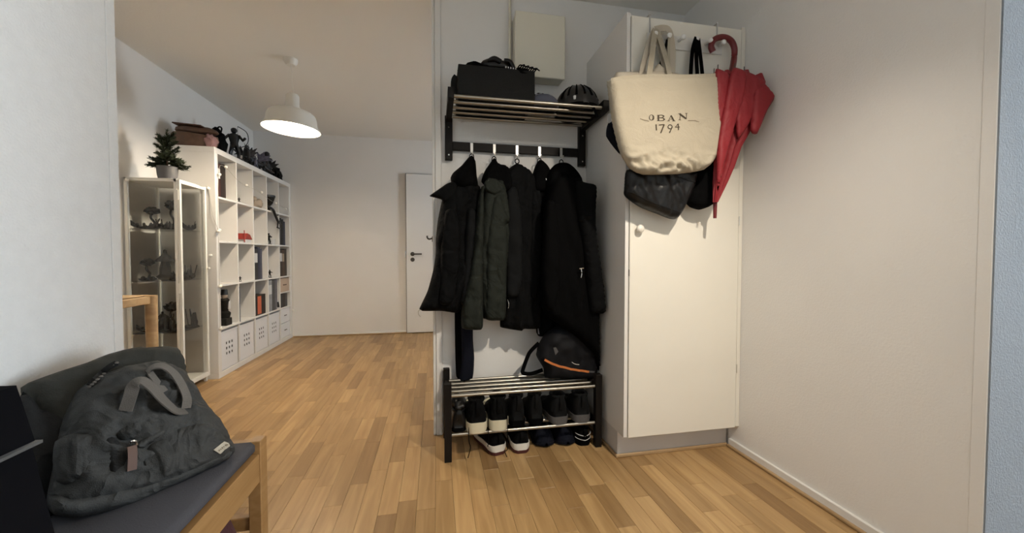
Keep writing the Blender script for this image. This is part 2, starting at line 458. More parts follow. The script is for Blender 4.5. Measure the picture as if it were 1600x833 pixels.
# living-room side wall beyond the partition, with a window opening
WY0, WY1, WZ0, WZ1 = 3.35, 3.95, 1.0, 2.05
mb = MB(); X2 = 2.6
mb.box(X2, X2+WT, YP+WT, WY0, 0, ZC); mb.box(X2, X2+WT, WY1, YF, 0, ZC); mb.box(X2, X2+WT, WY0, WY1, 0, WZ0); mb.box(X2, X2+WT, WY0, WY1, WZ1, ZC)
struct('wall_living_right', mb, WALL)
struct('wall_living_front', B(XR+.06, X2+WT, YP, YP+WT, 0, ZC), WALL)
def window(name, axis, c, a0, a1, z0, z1):
    w = MB(); t = .05
    def bx(a, b, za, zb, d0=-.03, d1=.03):
        if axis == 'X': w.box(c+d0, c+d1, a, b, za, zb, b=.004)
        else: w.box(a, b, c+d0, c+d1, za, zb, b=.004)
    bx(a0, a0+t, z0, z1); bx(a1-t, a1, z0, z1); bx(a0, a1, z0, z0+t); bx(a0, a1, z1-t, z1); m = (a0+a1)/2; bx(m-t/2, m+t/2, z0, z1)
    f = struct(name, w, TRIM)
    for q0, q1 in ((a0+t, m-t/2), (m+t/2, a1-t)):
        p = B(c-.003, c+.003, q0, q1, z0+t, z1-t) if axis == 'X' else B(q0, q1, c-.003, c+.003, z0+t, z1-t)
        p.build('window_pane', GLASSW, f)
    return f
window('window_1', 'X', X2+.05, WY0, WY1, WZ0, WZ1)
portal('window_portal', (X2+.11, (WY0+WY1)/2, (WZ0+WZ1)/2), (0, PI/2, 0), WZ1-WZ0, WY1-WY0)
# kitchen side wall with the second window, and the wall behind the camera
VY0_, VY1_, VZ0, VZ1 = -.75, .55, .45, 2.25
mb = MB()
mb.box(XE, XE+WT, YB, VY0_, 0, ZC); mb.box(XE, XE+WT, VY1_, YR, 0, ZC); mb.box(XE, XE+WT, VY0_, VY1_, 0, VZ0); mb.box(XE, XE+WT, VY0_, VY1_, VZ1, ZC)
struct('wall_kitchen_right', mb, WALL)
window('window_2', 'X', XE+.05, VY0_, VY1_, VZ0, VZ1)
portal('window_portal', (XE+.11, (VY0_+VY1_)/2, (VZ0+VZ1)/2), (0, PI/2, 0), VZ1-VZ0, VY1_-VY0_)
struct('wall_behind', B(XH-.12, XE+WT, YB-WT, YB, 0, ZC), WALL)
# corner beads and the jamb on the partition
struct('trim_1', B(XH, XH+.003, YL-.030, YL, 0, ZC, b=.001), WALLR)
struct('trim_2', B(XR-.003, XR, YR, YR+.030, 0, ZC, b=.001), WALL)
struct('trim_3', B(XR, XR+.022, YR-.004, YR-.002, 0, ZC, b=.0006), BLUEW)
struct('trim_4', B(-.016, .0, YP-.006, YP+WT+.006, 0, ZC, b=.004), TRIM)
struct('trim_5', B(.0, .032, YP-.012, YP, 0, ZC, b=.003), TRIM)
# baseboards: white board with an oak strip at its foot
def baseboard(name, x0, x1, y0, y1, sx, sy, h=.045):
    o = struct(name, B(x0, x1, y0, y1, .0, h, b=.004), TRIM)
    B(min(x0, x0+sx), max(x1, x1+sx), min(y0, y0+sy), max(y1, y1+sy), 0, .014, b=.004).build('quarter_round', OAKM, o)
baseboard('baseboard_right', XR-.012, XR, YR+.032, 1.70, -.010, 0)
baseboard('baseboard_back', -1.68, X2, YF-.012, YF, 0, -.01, .03)
baseboard('baseboard_partition', .034, .85, YP-.012, YP, 0, -.01, .05)
baseboard('baseboard_left', XL, XL+.012, YL, 3.05, .01, 0, .04)

# ---- white door in the far wall
d = struct('door_1', B(-.36, .46, YF-.045, YF-.002, .008, 2.0, b=.004), mat('door_paint', (.86, .86, .85), .4))
B(.46, .52, YF-.03, YF-.001, 0, 2.06, b=.004).build('door_frame', TRIM, d)
B(-.3665, -.360, YF-.020, YF-.001, 0, 2.008).build('door_gap_shade', HOLE, d); B(-.36, .46, YF-.020, YF-.001, 2.001, 2.007).build('door_gap_shade', HOLE, d)  # dark strips stand in for the shade in the gap round the door
hd = MB().lathe([(0, 0), (.026, 0), (.026, .008), (0, .008)], (-.285, YF-.045, 1.0), 16, Matrix.Rotation(PI/2, 4, 'X'))
hd.tube([(-.285, YF-.05, 1.0), (-.285, YF-.095, 1.0)], .009); hd.tube([(-.29, YF-.095, 1.0), (-.17, YF-.095, 1.0)], .009)
hd.build('door_handle', DARKMET, d, True)
MB().lathe([(0, 0), (.026, 0), (.026, .008), (0, .008)], (-.285, YF-.045, .93), 16, Matrix.Rotation(PI/2, 4, 'X')).build('keyhole_plate', DARKMET, d)
B(-.378, -.367, YF-.012, YF-.001, .96, 1.04).build('strike_plate', CHROME, d)
# small metal hook on the edge of the partition
t = thing('wall_hook', 'small dark metal hook on the white jamb beside the black hooded jacket', 'hook', (-.016, 2.16, 1.06))
B(-.020, -.016, 2.145, 2.175, 1.055, 1.085, b=.001).build('hook_plate', DARKMET, t)
MB().tube(bez([(-.018, 2.16, 1.075), (-.034, 2.16, 1.07), (-.044, 2.16, 1.076), (-.046, 2.16, 1.088)]), .0045).build('hook_prong', DARKMET, t, True)

# ================================================================== LAMPS
def pendant(name, label, c, R, H, watts, tilt, color, spot=None):
    """c: centre of the rim"""
    t = thing(name, label, 'lamp', c)
    c = Vector(c); M = Matrix.Rotation(tilt, 4, 'Y')
    k = R/.2
    outer = [(R, 0), (R*.985, .007*k), (R*.91, .022*k), (R*.87, .040*k), (R*.835, .088*k), (R*.79, .112*k), (R*.70, .128*k), (R*.50, .140*k), (R*.28, .149*k)]
    inner = [(r-.004, z-.003) for r, z in outer[::-1]]
    MB().lathe(outer+inner, c, 48, M, True).build('lamp_shade', LAMPW, t, 'all')
    MB().lathe([(R*.285, .146*k), (R*.26, .17*k), (R*.235, .178*k), (R*.225, .25*k), (R*.18, .262*k), (.0, .264*k)], c, 24, M).build('lamp_neck', LAMPW, t, True)
    top = c + M @ Vector((0, 0, .262*k))
    MB().tube([top, (top.x-.01, top.y, ZC-.02)], .002, 6).build('cord', LAMPW, t)
    MB().lathe([(0, -.045), (.03, -.045), (.045, -.02), (.047, 0), (0, 0)], (top.x-.01, top.y, ZC), 20).build('ceiling_cup', LAMPW, t, True)
    b = c + M @ Vector((0, 0, .118*k))
    MB().blob(b, .020*k, 2).build('bulb', BULB, t, 'all')
    l = bpy.data.lights.new(name, 'SPOT' if spot else 'POINT'); l.energy = watts; l.color = color; l.shadow_soft_size = .085*k
    if spot: l.spot_size = spot[0]; l.spot_blend = spot[1]
    lo = bpy.data.objects.new(name+'_light', l); C.objects.link(lo); lo.location = c + M @ Vector((0, 0, .078*k))
    return t
pendant('pendant_lamp', 'white metal pendant lamp with lit underside hanging from the ceiling', (-1.045, 3.147, 1.915), .198, .15, LIVING_LAMP_W, math.radians(2.5), (1., .85, .66))
# tilted ceiling spot in the hall, aimed at the coats and the cabinet
def ceiling_spot(p, aim, watts, color, cone):
    p = Vector(p); d = (Vector(aim)-p).normalized(); t = thing('ceiling_spotlight', 'small white ceiling spotlight aimed at the coats and cabinet', 'lamp', (p.x, p.y, p.z-.06))
    MB().lathe([(0, -.022), (.045, -.022), (.05, -.016), (.05, 0), (0, 0)], (p.x, p.y, ZC), 24).build('ceiling_plate', LAMPW, t, True)
    MB().tube([(p.x, p.y, ZC-.02), p-d*.05], .007, 8).build('arm', LAMPW, t, True)
    M = d.to_track_quat('-Z', 'Y').to_matrix().to_4x4()
    MB().lathe([(0, .075), (.034, .072), (.04, .06), (.045, -.055), (.042, -.055), (.036, .05), (0, .055)], p, 28, M).build('spot_can', LAMPW, t, True)
    MB().blob(p+d*-.015, .020, 2).build('bulb', BULB, t, 'all')
    l = bpy.data.lights.new('ceiling_spot', 'SPOT'); l.energy = watts; l.color = color; l.shadow_soft_size = .035; l.spot_size = math.radians(cone); l.spot_blend = .95
    o = bpy.data.objects.new('ceiling_spot_light', l); C.objects.link(o); o.location = p+d*.062; o.rotation_euler = d.to_track_quat('-Z', 'Y').to_euler()
ceiling_spot(SPOT_AT, SPOT_AIM, SPOT_W, (1., .88, .72), SPOT_CONE)

# ================================================================== WARDROBE CABINET
XC0, YCF, ZB, ZT = .857, 1.641, .128, 2.085
cab = thing('wardrobe_cabinet', 'tall cream built-in wardrobe cabinet beside the coat rack', 'cabinet', ((XC0+XR)/2, 1.88, 0))
B(XC0, XC0+.018, YCF, YP-.001, ZB, ZT, b=.001).build('side_panel', CABS, cab)
B(XR-.022, XR-.001, YCF, YP-.001, ZB, ZT, b=.001).build('side_panel', CABW, cab)
B(XC0+.018, XR-.022, YCF+.02, YP-.001, ZT-.018, ZT).build('top_panel', CABW, cab)
B(XC0+.018, XR-.022, YCF+.02, YP-.001, ZB, ZB+.018).build('bottom_panel', CABW, cab)
B(XC0+.018, XR-.022, YP-.012, YP-.001, ZB+.018, ZT-.018).build('back_panel', CABW, cab)
B(XC0+.004, XR-.014, YCF+.07, YCF+.086, .012, ZB).build('plinth', mat('plinth_paint', (.62, .60, .58), .5), cab)
B(XC0+.004, XC0+.018, YCF+.086, YP-.001, .012, ZB).build('plinth_side', mat('plinth_paint', (.62, .60, .58), .5), cab)
B(XC0-.006, XR-.014, YCF+.060, YCF+.070, .0, .016, b=.003).build('quarter_round', OAKM, cab)
B(XC0-.006, XC0+.004, YCF+.070, YP-.02, .0, .016, b=.003).build('quarter_round', OAKM, cab)
door = B(XC0+.0225, XR-.0235, YCF-.002, YCF+.019, ZB-.004, ZT-.012, b=.0025).build('door', CABW, cab)
kb = atY(997, 358, YCF)
MB().lathe([(0, .030), (.012, .029), (.0185, .022), (.0185, .015), (.011, .009), (.008, .0), (0, 0)], (kb.x, YCF-.002, kb.z), 20, Matrix.Rotation(PI/2, 4, 'X')).build('knob', mat('knob_paint', (.82, .79, .72), .3), door, 'all')
for z in (.42, 1.15, 1.85):
    B(XR-.0245, XR-.0215, YCF-.006, YCF+.0, z-.022, z+.022, b=.001).build('hinge', CHROME, cab)
B(XC0+.0185, XC0+.0215, YCF-.003, YCF+.0, .885, .915).build('latch', DARKMET, cab)

# over-door hanger with six knobs
KZ = 1.977; KX = [.974, 1.044, 1.114, 1.184, 1.254, 1.324]
hg = thing('over_door_hanger', 'white over-door hook rail with six round knobs on the cream cabinet', 'hook rail', (1.149, YCF, 1.94))
for x in (.969, 1.320):
    B(x-.0035, x+.0035, YCF-.0045, YCF-.0025, 1.95, ZT+.001).build('strap', mat('strap_grey', (.45, .44, .42), .4), hg)
    B(x-.0035, x+.0035, YCF-.0045, YCF+.03, ZT+.0005, ZT+.003).build('strap_hook', TRIM, hg)
B(.955, 1.345, YCF-.008, YCF-.0045, 1.938, 2.0, b=.001).build('rail', mat('rail_paint', (.76, .74, .70), .4), hg)
for x in KX:
    MB().lathe([(0, .044), (.008, .043), (.0115, .037), (.0115, .032), (.006, .026), (.0055, .0), (0, 0)], (x, YCF-.008, KZ), 16, Matrix.Rotation(PI/2, 4, 'X')).build('knob', mat('white_knob', (.86, .85, .83), .3), hg, 'all')

# fuse box on the coat wall
eb = thing('fuse_box', 'plain cream fuse box mounted high on the wall above the hat rack', 'box', (.555, YP-.05, 1.935))
B(.421, .692, YP-.085, YP, 1.94, 2.268, b=.004).build('box_body', EBOX, eb)
B(.417, .694, YP-.100, YP-.085, 1.934, 2.272, b=.004).build('cover', EBOX, eb)
MB().tube([(.405, YP-.012, 1.96), (.405, YP-.012, ZC)], .008, 8).build('conduit', EBOX, eb, True)

# ================================================================== HAT RACK
hr = thing('hat_rack', 'black wooden wall hat rack with steel tubes and coat hooks', 'coat rack', (.446, YP, 1.49))
HZ = 1.71
for x in (.051, .802):
    B(x, x+.040, YP-.032, YP-.001, 1.49, HZ+.012, b=.002).build('wall_post', BLKW, hr)
    arm = MB().prism([(YP-.03, HZ-.022), (YP-.001, HZ-.022), (YP-.001, HZ+.012), (1.795, HZ+.030), (1.775, HZ+.030), (1.775, HZ-.018), (1.80, HZ-.022)],
                     lambda a, b, x=x: Vector((x+.006, a, b)), lambda a, b, x=x: Vector((x+.034, a, b)))
    arm.build('shelf_arm', BLKW, hr)
    for z in (1.515, 1.66): MB().lathe([(0, .002), (.004, .002), (.004, 0)], (x+.02, YP-.032, z), 10, Matrix.Rotation(PI/2, 4, 'X')).build('screw', CHROME, hr)
B(.091, .802, YP-.028, YP-.008, 1.543, 1.588, b=.002).build('hook_rail', BLKW, hr)
for y in (1.800, 1.866, 1.932, 1.998, 2.064):
    MB().tube([(.085, y, HZ), (.808, y, HZ)], .0085, 12).build('tube', STEEL, hr, True)
HKX = [.193, .316, .442, .570, .696]
for x in HKX:
    hk = MB().box(x-.007, x+.007, YP-.0305, YP-.028, 1.535, 1.585)
    hk.strap(bez([(x, YP-.030, 1.537), (x, YP-.032, 1.522), (x, YP-.045, 1.512), (x, YP-.060, 1.517), (x, YP-.066, 1.535)], 16), .012, .0025, (1, 0, 0))
    hk.build('hook', mat('hook_metal', (.80, .79, .76), .3, .6), hr)

# ================================================================== SHOE RACK
sr = thing('shoe_rack', 'black wooden shoe rack with steel tube shelves standing under the coats', 'shoe rack', (.45, 1.96, 0))
SY0, SY1 = 1.815, 2.098
for x in (.036, .795):
    for y in (SY0, SY1-.034): B(x, x+.034, y, y+.034, 0, .374, b=.002).build('post', BLKW, sr)
    for z in (.300, .112): B(x+.008, x+.026, SY0+.034, SY1-.034, z-.018, z+.018, b=.002).build('side_rail', BLKW, sr)
SZ1, SZ0 = .312, .124
for i, y in enumerate((1.832, 1.888, 1.944, 2.000, 2.056)):
    MB().tube([(.066, y, SZ1), (.799, y, SZ1)], .0085, 12).build('tube', STEEL, sr, True)
for y in (1.832, 1.907, 1.982, 2.056):
    MB().tube([(.066, y, SZ0), (.799, y, SZ0)], .0085, 12).build('tube', STEEL, sr, True)

# ================================================================== BOOKCASE
KX1, KX0, KY0, KY1, KH = -1.690, -2.078, 3.42, 5.015, 1.83
OT, IT = .045, .016
bk = thing('cube_bookcase', 'large white five by five cube bookcase along the left wall', 'bookcase', ((KX0+KX1)/2, (KY0+KY1)/2, 0))
B(KX0, KX1, KY0, KY0+OT, OT, KH-OT, b=.002).build('side_panel', SHELFW, bk)
B(KX0, KX1, KY1-OT, KY1, OT, KH-OT, b=.002).build('side_panel', SHELFW, bk)
B(KX0, KX1, KY0, KY1, KH-OT, KH, b=.002).build('top_panel', SHELFW, bk)
B(KX0, KX1, KY0, KY1, 0, OT, b=.002).build('base_panel', SHELFW, bk)
CW = (KY1-KY0-2*OT-4*IT)/5; CH = (KH-2*OT-4*IT)/5
def cell(r, c):
    y0 = KY0+OT+c*(CW+IT); z0 = OT+(4-r)*(CH+IT); return y0, y0+CW, z0, z0+CH
for r in range(4):
    z = cell(r, 0)[2]; B(KX0, KX1-.002, KY0+OT, KY1-OT, z-IT, z, b=.001).build('shelf', SHELFW, bk)
for r in range(5):
    for c in range(1, 5):
        y = cell(r, c)[0]; z0, z1 = cell(r, c)[2:]; B(KX0, KX1-.003, y-IT, y, z0, z1, b=.001).build('divider', SHELFW, bk)
# perforated boxes in the bottom row
names5 = ['first', 'second', 'third', 'fourth']
for c in range(4):
    y0, y1, z0, z1 = cell(4, c)
    t = thing('storage_box', 'white plastic storage box with nine holes, %s from the display cabinet in the bottom row' % names5[c], 'box', (-1.86, (y0+y1)/2, z0), 'perforated boxes in the bookcase')
    mb = MB(); a, b_ = y0+.008, y1-.008; zt = z1-.03; xf, xb = KX1-.012, KX0+.03
    mb.box(xb, xf, a, a+.004, z0, zt); mb.box(xb, xf, b_-.004, b_, z0, zt); mb.box(xb, xb+.004, a, b_, z0, zt); mb.box(xb, xf, a, b_, z0, z0+.004)
    mb.build('box_shell', BOXW, t)
    # front panel of strips around nine real openings
    fm = MB(); ym = (a+b_)/2; zm = (z0+zt)/2+.015; hs, pitch = .011, .043
    ys = [a]; zs = [z0]
    for k in (-1, 0, 1): ys += [ym+k*pitch-hs, ym+k*pitch+hs]; zs += [zm+k*pitch-hs, zm+k*pitch+hs]
    ys.append(b_); zs.append(zt)
    for i in range(7):
        for j in range(7):
            if i % 2 and j % 2: continue
            fm.box(xf-.004, xf, ys[i], ys[i+1], zs[j], zs[j+1])
    fm.build('front_panel', BOXW, t)
    B(xf-.03, xf-.0045, ym-pitch-.02, ym+pitch+.02, zm-pitch-.02, zm+pitch+.02).build('hole_shade_block', HOLE, t)  # dark block behind the openings paints the shade inside the box
    B(xb, xf+.004, a-.003, b_+.003, zt, zt+.01, b=.002).build('rim', BOXW, t)
y0, y1, z0, z1 = cell(4, 4)
t = thing('drawer_insert', 'white two-drawer insert in the bottom corner of the bookcase by the far wall', 'drawers', (-1.86, (y0+y1)/2, z0))
B(KX0+.03, KX1-.03, y0+.002, y1-.002, z0, z1-.002).build('carcass', BOXW, t)
for k in range(2):
    za = z0+.004+k*(CH/2); dr = B(KX1-.03, KX1-.010, y0+.005, y1-.005, za, za+CH/2-.008, b=.002).build('drawer', BOXW, t)
    B(KX1-.010, KX1-.001, (y0+y1)/2-.03, (y0+y1)/2+.03, za+.075, za+.083, b=.002).build('handle', DARKMET, dr)

# ---- books and boxes
def book(r, c, off, th, h, dep, mi, label, group, lean=0., cat='book', spine=None):
    off, th = off*1.3, th*1.3
    y0, y1, z0, z1 = cell(r, c)
    t = thing('book', label, cat, (-1.8, y0+off+th/2, z0), group)
    M = Matrix.Translation((0, y0+off, z0)) @ Matrix.Rotation(lean, 4, 'X')
    x1 = KX1-.006; x0 = x1-dep; m = bookmat(mi)
    cv = MB().box(x0, x1, 0, .003, 0, h, M=M); cv.box(x0, x1, th-.003, th, 0, h, M=M); cv.box(x1-.003, x1, .003, th-.003, 0, h, M=M)
    cv.build('cover', m, t)
    MB().box(x0+.004, x1-.003, .003, th-.003, .004, h-.004, M=M).build('pages', PAPER, t)
    if spine: MB().box(x1, x1+.0006, .004, th-.004, h*.55, h*.85, M=M).build('spine_label', spine, t)
    return t
G = 'books in the top row of the bookcase'
book(0, 0, .004, .030, .265, .21, 0, 'dark red book in the top row beside the bookcase end', G, spine=PAPER)
book(0, 0, .036, .034, .27, .21, 1, 'thick black book next to the dark red one', G)
book(0, 0, .072, .022, .275, .21, 2, 'brown book next to the thick black one', G)
G = 'books in the second row of the bookcase'
book(1, 4, .004, .022, .225, .2, 3, 'short charcoal book in the second row of the bookcase', G)
book(1, 4, .028, .020, .30, .2, 4, 'tall black book in the second row of the bookcase', G)
book(1, 4, .062, .03, .29, .2, 4, 'tall dark slate binder in the second row of the bookcase', G)
book(1, 4, .095, .034, .27, .2, 5, 'navy book in the second row of the bookcase', G)
G = 'books in the third row of the bookcase'
book(2, 2, .004, .05, .30, .22, 3, 'thick charcoal binder in the third row of the bookcase', G, spine=PAPER)
book(2, 2, .056, .038, .315, .22, 5, 'tall dark blue book in the third row of the bookcase', G)
book(2, 2, .096, .032, .30, .22, 6, 'greyish blue book in the third row of the bookcase', G)
book(2, 4, .004, .05, .305, .22, 8, 'thick dark brown album in the third row of the bookcase', G, spine=PAPER)
book(2, 4, .056, .045, .30, .22, 7, 'reddish brown album in the third row of the bookcase', G, spine=BONE)
book(2, 4, .103, .05, .31, .22, 2, 'tall brown album in the third row of the bookcase', G)
G = 'binders in the fourth row of the bookcase'
book(3, 3, .004, .062, .325, .25, 9, 'pale grey binder in the fourth row of the bookcase', G, cat='binder', spine=PAPER)
book(3, 3, .070, .050, .325, .25, 10, 'charcoal binder beside the pale grey one', G, cat='binder')
book(3, 3, .124, .045, .325, .25, 11, 'mid grey binder between the charcoal one and a small white card', G, cat='binder')
book(3, 1, .004, .012, .31, .20, 6, 'single thin slate folder in the fourth row of the bookcase', 'binders in the fourth row of the bookcase', cat='folder')
y0, y1, z0, z1 = cell(3, 4)
t = thing('drawer_box', 'small beige box filling the upper half of a fourth-row cube', 'box', (-1.8, (y0+y1)/2, z0+.165))
B(KX0+.05, KX1-.012, y0+.006, y1-.006, z0+.17, z1-.008, b=.003).build('box_body', BEIGE, t)
B(KX1-.012, KX1-.004, (y0+y1)/2-.045, (y0+y1)/2+.045, z0+.245, z0+.256, b=.002).build('handle', LBROWN, t)
sh = B(KX0+.03, KX1-.008, y0+.0005, y1-.0005, z0+.158, z0+.169).build('shelf', SHELFW, bk)
G = 'dark books under the beige box'
book(3, 4, .006, .05, .15, .2, 3, 'squat charcoal book under the beige box', G)
book(3, 4, .058, .045, .155, .2, 8, 'squat dark brown book under the beige box', G)
book(3, 4, .105, .05, .15, .2, 10, 'squat grey book under the beige box', G)
y0, y1, z0, z1 = cell(3, 2)
t = thing('card_box', 'small black card box with an orange front stripe in the fourth row', 'box', (-1.80, y0+.11, z0))
B(-1.90, -1.700, y0+.008, y0+.24, z0, z0+.19, b=.003).build('box_body', bookmat(1), t)
B(-1.700, -1.6985, y0+.06, y0+.14, z0+.012, z0+.185).build('front_stripe', ORBOOK, t)
B(-1.90, -1.698, y0+.006, y0+.242, z0+.19, z0+.197, b=.002).build('lid', bookmat(2), t)

# ================================================================== GLASS DISPLAY CABINET
VX0_, VX1_, VY0, VY1, VH = -2.068, -1.757, 3.075, 3.395, 1.512
vt = thing('display_cabinet', 'narrow white metal display cabinet with glass sides and a glass door', 'cabinet', ((VX0_+VX1_)/2, (VY0+VY1)/2, 0))
PT = .018
for x in (VX0_, VX1_-PT):
    for y in (VY0, VY1-PT): B(x, x+PT, y, y+PT, 0, VH, b=.001).build('corner_post', METW, vt)
B(VX0_, VX1_, VY0, VY1, VH-.022, VH, b=.002).build('top_frame', METW, vt)
B(VX0_, VX1_, VY0, VY1, .05, .07, b=.002).build('bottom_panel', METW, vt)
B(VX0_+PT, VX1_-PT, VY0+.006, VY0+.010, .07, VH-.022).build('glass_pane', GLASS, vt)
B(VX0_+PT, VX1_-PT, VY1-.010, VY1-.006, .07, VH-.022).build('glass_pane', GLASS, vt)
B(VX0_+.004, VX0_+.008, VY0+PT, VY1-PT, .07, VH-.022).build('glass_pane', GLASS, vt)
vd = MB(); dx0, dx1 = VX1_+.001, VX1_+.018
vd.box(dx0, dx1, VY0+.002, VY0+.022, .045, VH-.004, b=.001); vd.box(dx0, dx1, VY1-.022, VY1-.002, .045, VH-.004, b=.001)
vd.box(dx0, dx1, VY0+.022, VY1-.022, VH-.030, VH-.004, b=.001); vd.box(dx0, dx1, VY0+.022, VY1-.022, .045, .075, b=.001)
vdo = vd.build('door_frame', METW, vt)
B(dx0+.006, dx0+.010, VY0+.022, VY1-.022, .075, VH-.030).build('door_glass', GLASS, vdo)
MB().blob((dx1+.012, VY1-.012, .88), .010, 2).build('door_knob', METW, vdo, 'all')
for z in (1.40, .75, .2): B(VX1_-.004, VX1_+.012, VY0-.005, VY0+.0, z-.035, z+.035, b=.001).build('hinge', METW, vt)
VZ = [1.165, .803, .440]
for z in VZ: B(VX0_+.010, VX1_-.006, VY0+.012, VY1-.012, z-.005, z).build('glass_shelf', GLASS, vt)
for z in VZ:
    for x in (VX0_+PT, VX1_-PT-.008): B(x, x+.008, VY0+.014, VY0+.022, z-.012, z-.005).build('shelf_clip', METW, vt)

# ================================================================== MINIATURES IN THE DISPLAY CABINET
MG = 'dark miniatures in the display cabinet'
def mini_tree(c, h, r, seed, label):
    c = Vector(c); rr = random.Random(seed); t = thing('miniature_tree', label, 'miniature', c, MG)
    MB().blob(c+Vector((0, 0, .008)), (r*1.1, r*1.0, .012), 2, .35, 3, seed, flat=c.z).build('base', MINI, t, True)
    p = [c+Vector((0, 0, .006)), c+Vector((r*.25, .005, h*.3)), c+Vector((-r*.1, -.004, h*.55)), c+Vector((r*.05, 0, h*.8))]
    MB().tube(bez(p, 12), .007, 7).build('trunk', MINI, t, True)
    MB().blob(c+Vector((r*.05, 0, h*.86)), (r*.8, r*.8, h*.16), 3, .5, 3.5, seed+2).build('crown', MINI, t, True)
    for k in range(4):
        a = rr.random()*6.3; q = c+Vector((math.cos(a)*r*.8, math.sin(a)*r*.8, .012))
        MB().blob(q, (r*.28, r*.28, .018+.02*rr.random()), 2, .5, 3, k+seed, flat=c.z).build('shrub', MINI2, t, True)
    return t
def mini_boat(c, L, ang, label):
    c = Vector(c); t = thing('miniature_boat', label, 'miniature', c, MG); M = Matrix.Rotation(ang, 3, 'Z'); rings = []
    for i in range(11):
        s = i/10*2-1; w = .018*(1-abs(s)**3)+.001; zb = .022*s*s; zt = .016+.045*abs(s)**2.4
        rings.append([c+M@Vector((s*L/2, a*w, zb if a == 0 else (zb+zt)/2 if abs(a) < .9 else zt)) for a in (0, .8, 1., .55, -.55, -1., -.8)])
    MB().loft(rings).build('hull', MINI, t, True)
    mb = MB()
    for k in (-.25, .0, .25): mb.blob(c+M@Vector((k*L, 0, .030)), (.010, .008, .014), 1, .3, 3, k)
    mb.build('crew', MINI2, t, True)
    MB().tube([c+M@Vector((L*.3, 0, .02)), c+M@Vector((L*.55, .01, .075))], .0025, 5).build('bowsprit', MINI, t)
    return t
def mini_house(c, w, h, seed, label):
    c = Vector(c); t = thing('miniature_tower', label, 'miniature', c, MG)
    MB().blob(c+Vector((0, 0, h*.12)), (w*.75, w*.7, h*.16), 2, .4, 3, seed, flat=c.z).build('rock_base', MINI, t, True)
    MB().lathe([(w*.52, 0), (w*.50, h*.30), (w*.34, h*.48), (0, h*.48)], c+Vector((0, 0, h*.12)), 8).build('wall', MINI2, t)
    MB().lathe([(0, h*.60), (w*.92, h*.60), (w*.80, h*.66), (w*.35, h*.80), (w*.16, h*.88), (w*.16, h*.97), (0, h*1.0)], c, 10).build('roof', MINI, t)
    return t
def mini_figure(c, h, seed, label, m=None, name='miniature_figure', group=MG, bow=False, M=None):
    m = m or MINI; c = Vector(c); t = thing(name, label, 'miniature' if group == MG else 'figurine', c, group)
    M = M or Matrix.Identity(3)
    q = lambda x, y, z: c+M@Vector((x*h, y*h, z*h))
    MB().lathe([(0, 0), (.24*h, 0), (.22*h, .05*h), (0, .05*h)], c, 14).build('base', m, t)
    b = MB(); b.tube([q(.10, 0, .04), q(.11, .03, .22), q(.05, 0, .44)], .05*h, 7, [.7, 1, 1.3]); b.tube([q(-.10, 0, .04), q(-.09, -.03, .22), q(-.04, 0, .44)], .05*h, 7, [.7, 1, 1.3])
    b.loft([[q(math.cos(a)*w, math.sin(a)*w*.65, z) for a in [k*PI/4 for k in range(8)]] for w, z in ((.11, .40), (.10, .52), (.14, .68), (.13, .76), (.05, .80))])
    b.tube([q(.12, 0, .74), q(.22, -.05, .60), q(.28, -.12, .66)], .04*h, 6); b.tube([q(-.12, 0, .74), q(-.22, -.04, .62), q(-.24, -.14, .55)], .04*h, 6)
    b.build('body', m, t, True)
    MB().blob(q(0, 0, .88), .085*h, 2, .15, 3, seed).build('head', m, t, True)
    if bow:
        MB().tube(bez([q(.10, -.13, .98), q(.30, -.13, .86), q(.36, -.13, .66), q(.30, -.13, .46), q(.10, -.13, .34)], 20), .012*h, 5).build('bow', m, t, True)
        MB().tube([q(.10, -.13, .98), q(.10, -.13, .34)], .004*h, 4).build('bow_string', m, t)
    return t
def mini_terrain(c, w, h, seed, label):
    c = Vector(c); rr = random.Random(seed); t = thing('miniature_scenery', label, 'miniature', c, MG)
    MB().blob(c+Vector((0, 0, .006)), (w, w*.7, .014), 2, .4, 3, seed, flat=c.z).build('base', MINI, t, True)
    for k in range(6):
        q = c+Vector(((rr.random()-.5)*w*1.6, (rr.random()-.5)*w, .01)); s = h*(.35+.65*rr.random())
        MB().blob(q+Vector((0, 0, s*.4)), (w*.2, w*.18, s*.6), 2, .6, 3, seed+k, flat=c.z).build('rock', MINI if k % 2 else MINI2, t, True)
    for k in range(3):
        q = c+Vector(((rr.random()-.5)*w*1.5, (rr.random()-.5)*w, .01))
        MB().tube([q, q+Vector(((rr.random()-.5)*.05, 0, h*1.2))], .003, 5).build('stalk', MINI, t)
    return t
z = VZ[0]+.0005
mini_tree((-1.985, 3.20, z), .155, .052, 3, 'miniature tree with a flat round crown on the upper glass shelf')
mini_tree((-1.862, 3.20, z), .205, .045, 5, 'tall miniature tree with a ball crown on the upper glass shelf')
mini_boat((-1.985, 3.125, z), .15, .15, 'slim miniature boat in front of the flat-crowned tree')
mini_terrain((-1.88, 3.125, z), .05, .05, 8, 'low miniature rocks in front of the ball-crowned tree')
mini_boat((-1.80, 3.285, z), .14, 1.45, 'miniature boat beside the display cabinet door')
mini_terrain((-1.92, 3.31, z), .055, .05, 12, 'miniature ruin at the back of the upper glass shelf')
z = VZ[1]+.0005
mini_tree((-1.995, 3.16, z), .15, .045, 15, 'miniature tree with a mop crown on the middle glass shelf')
mini_house((-1.892, 3.17, z), .066, .22, 4, 'miniature round tower with a wide conical roof')
mini_terrain((-1.81, 3.13, z), .035, .05, 21, 'small miniature rocks beside the round tower')
mini_terrain((-1.83, 3.30, z), .055, .08, 22, 'miniature thicket at the back of the middle glass shelf')
mini_boat((-1.795, 3.24, z), .13, 1.75, 'miniature boat lying on the middle glass shelf')
z = VZ[2]+.0005
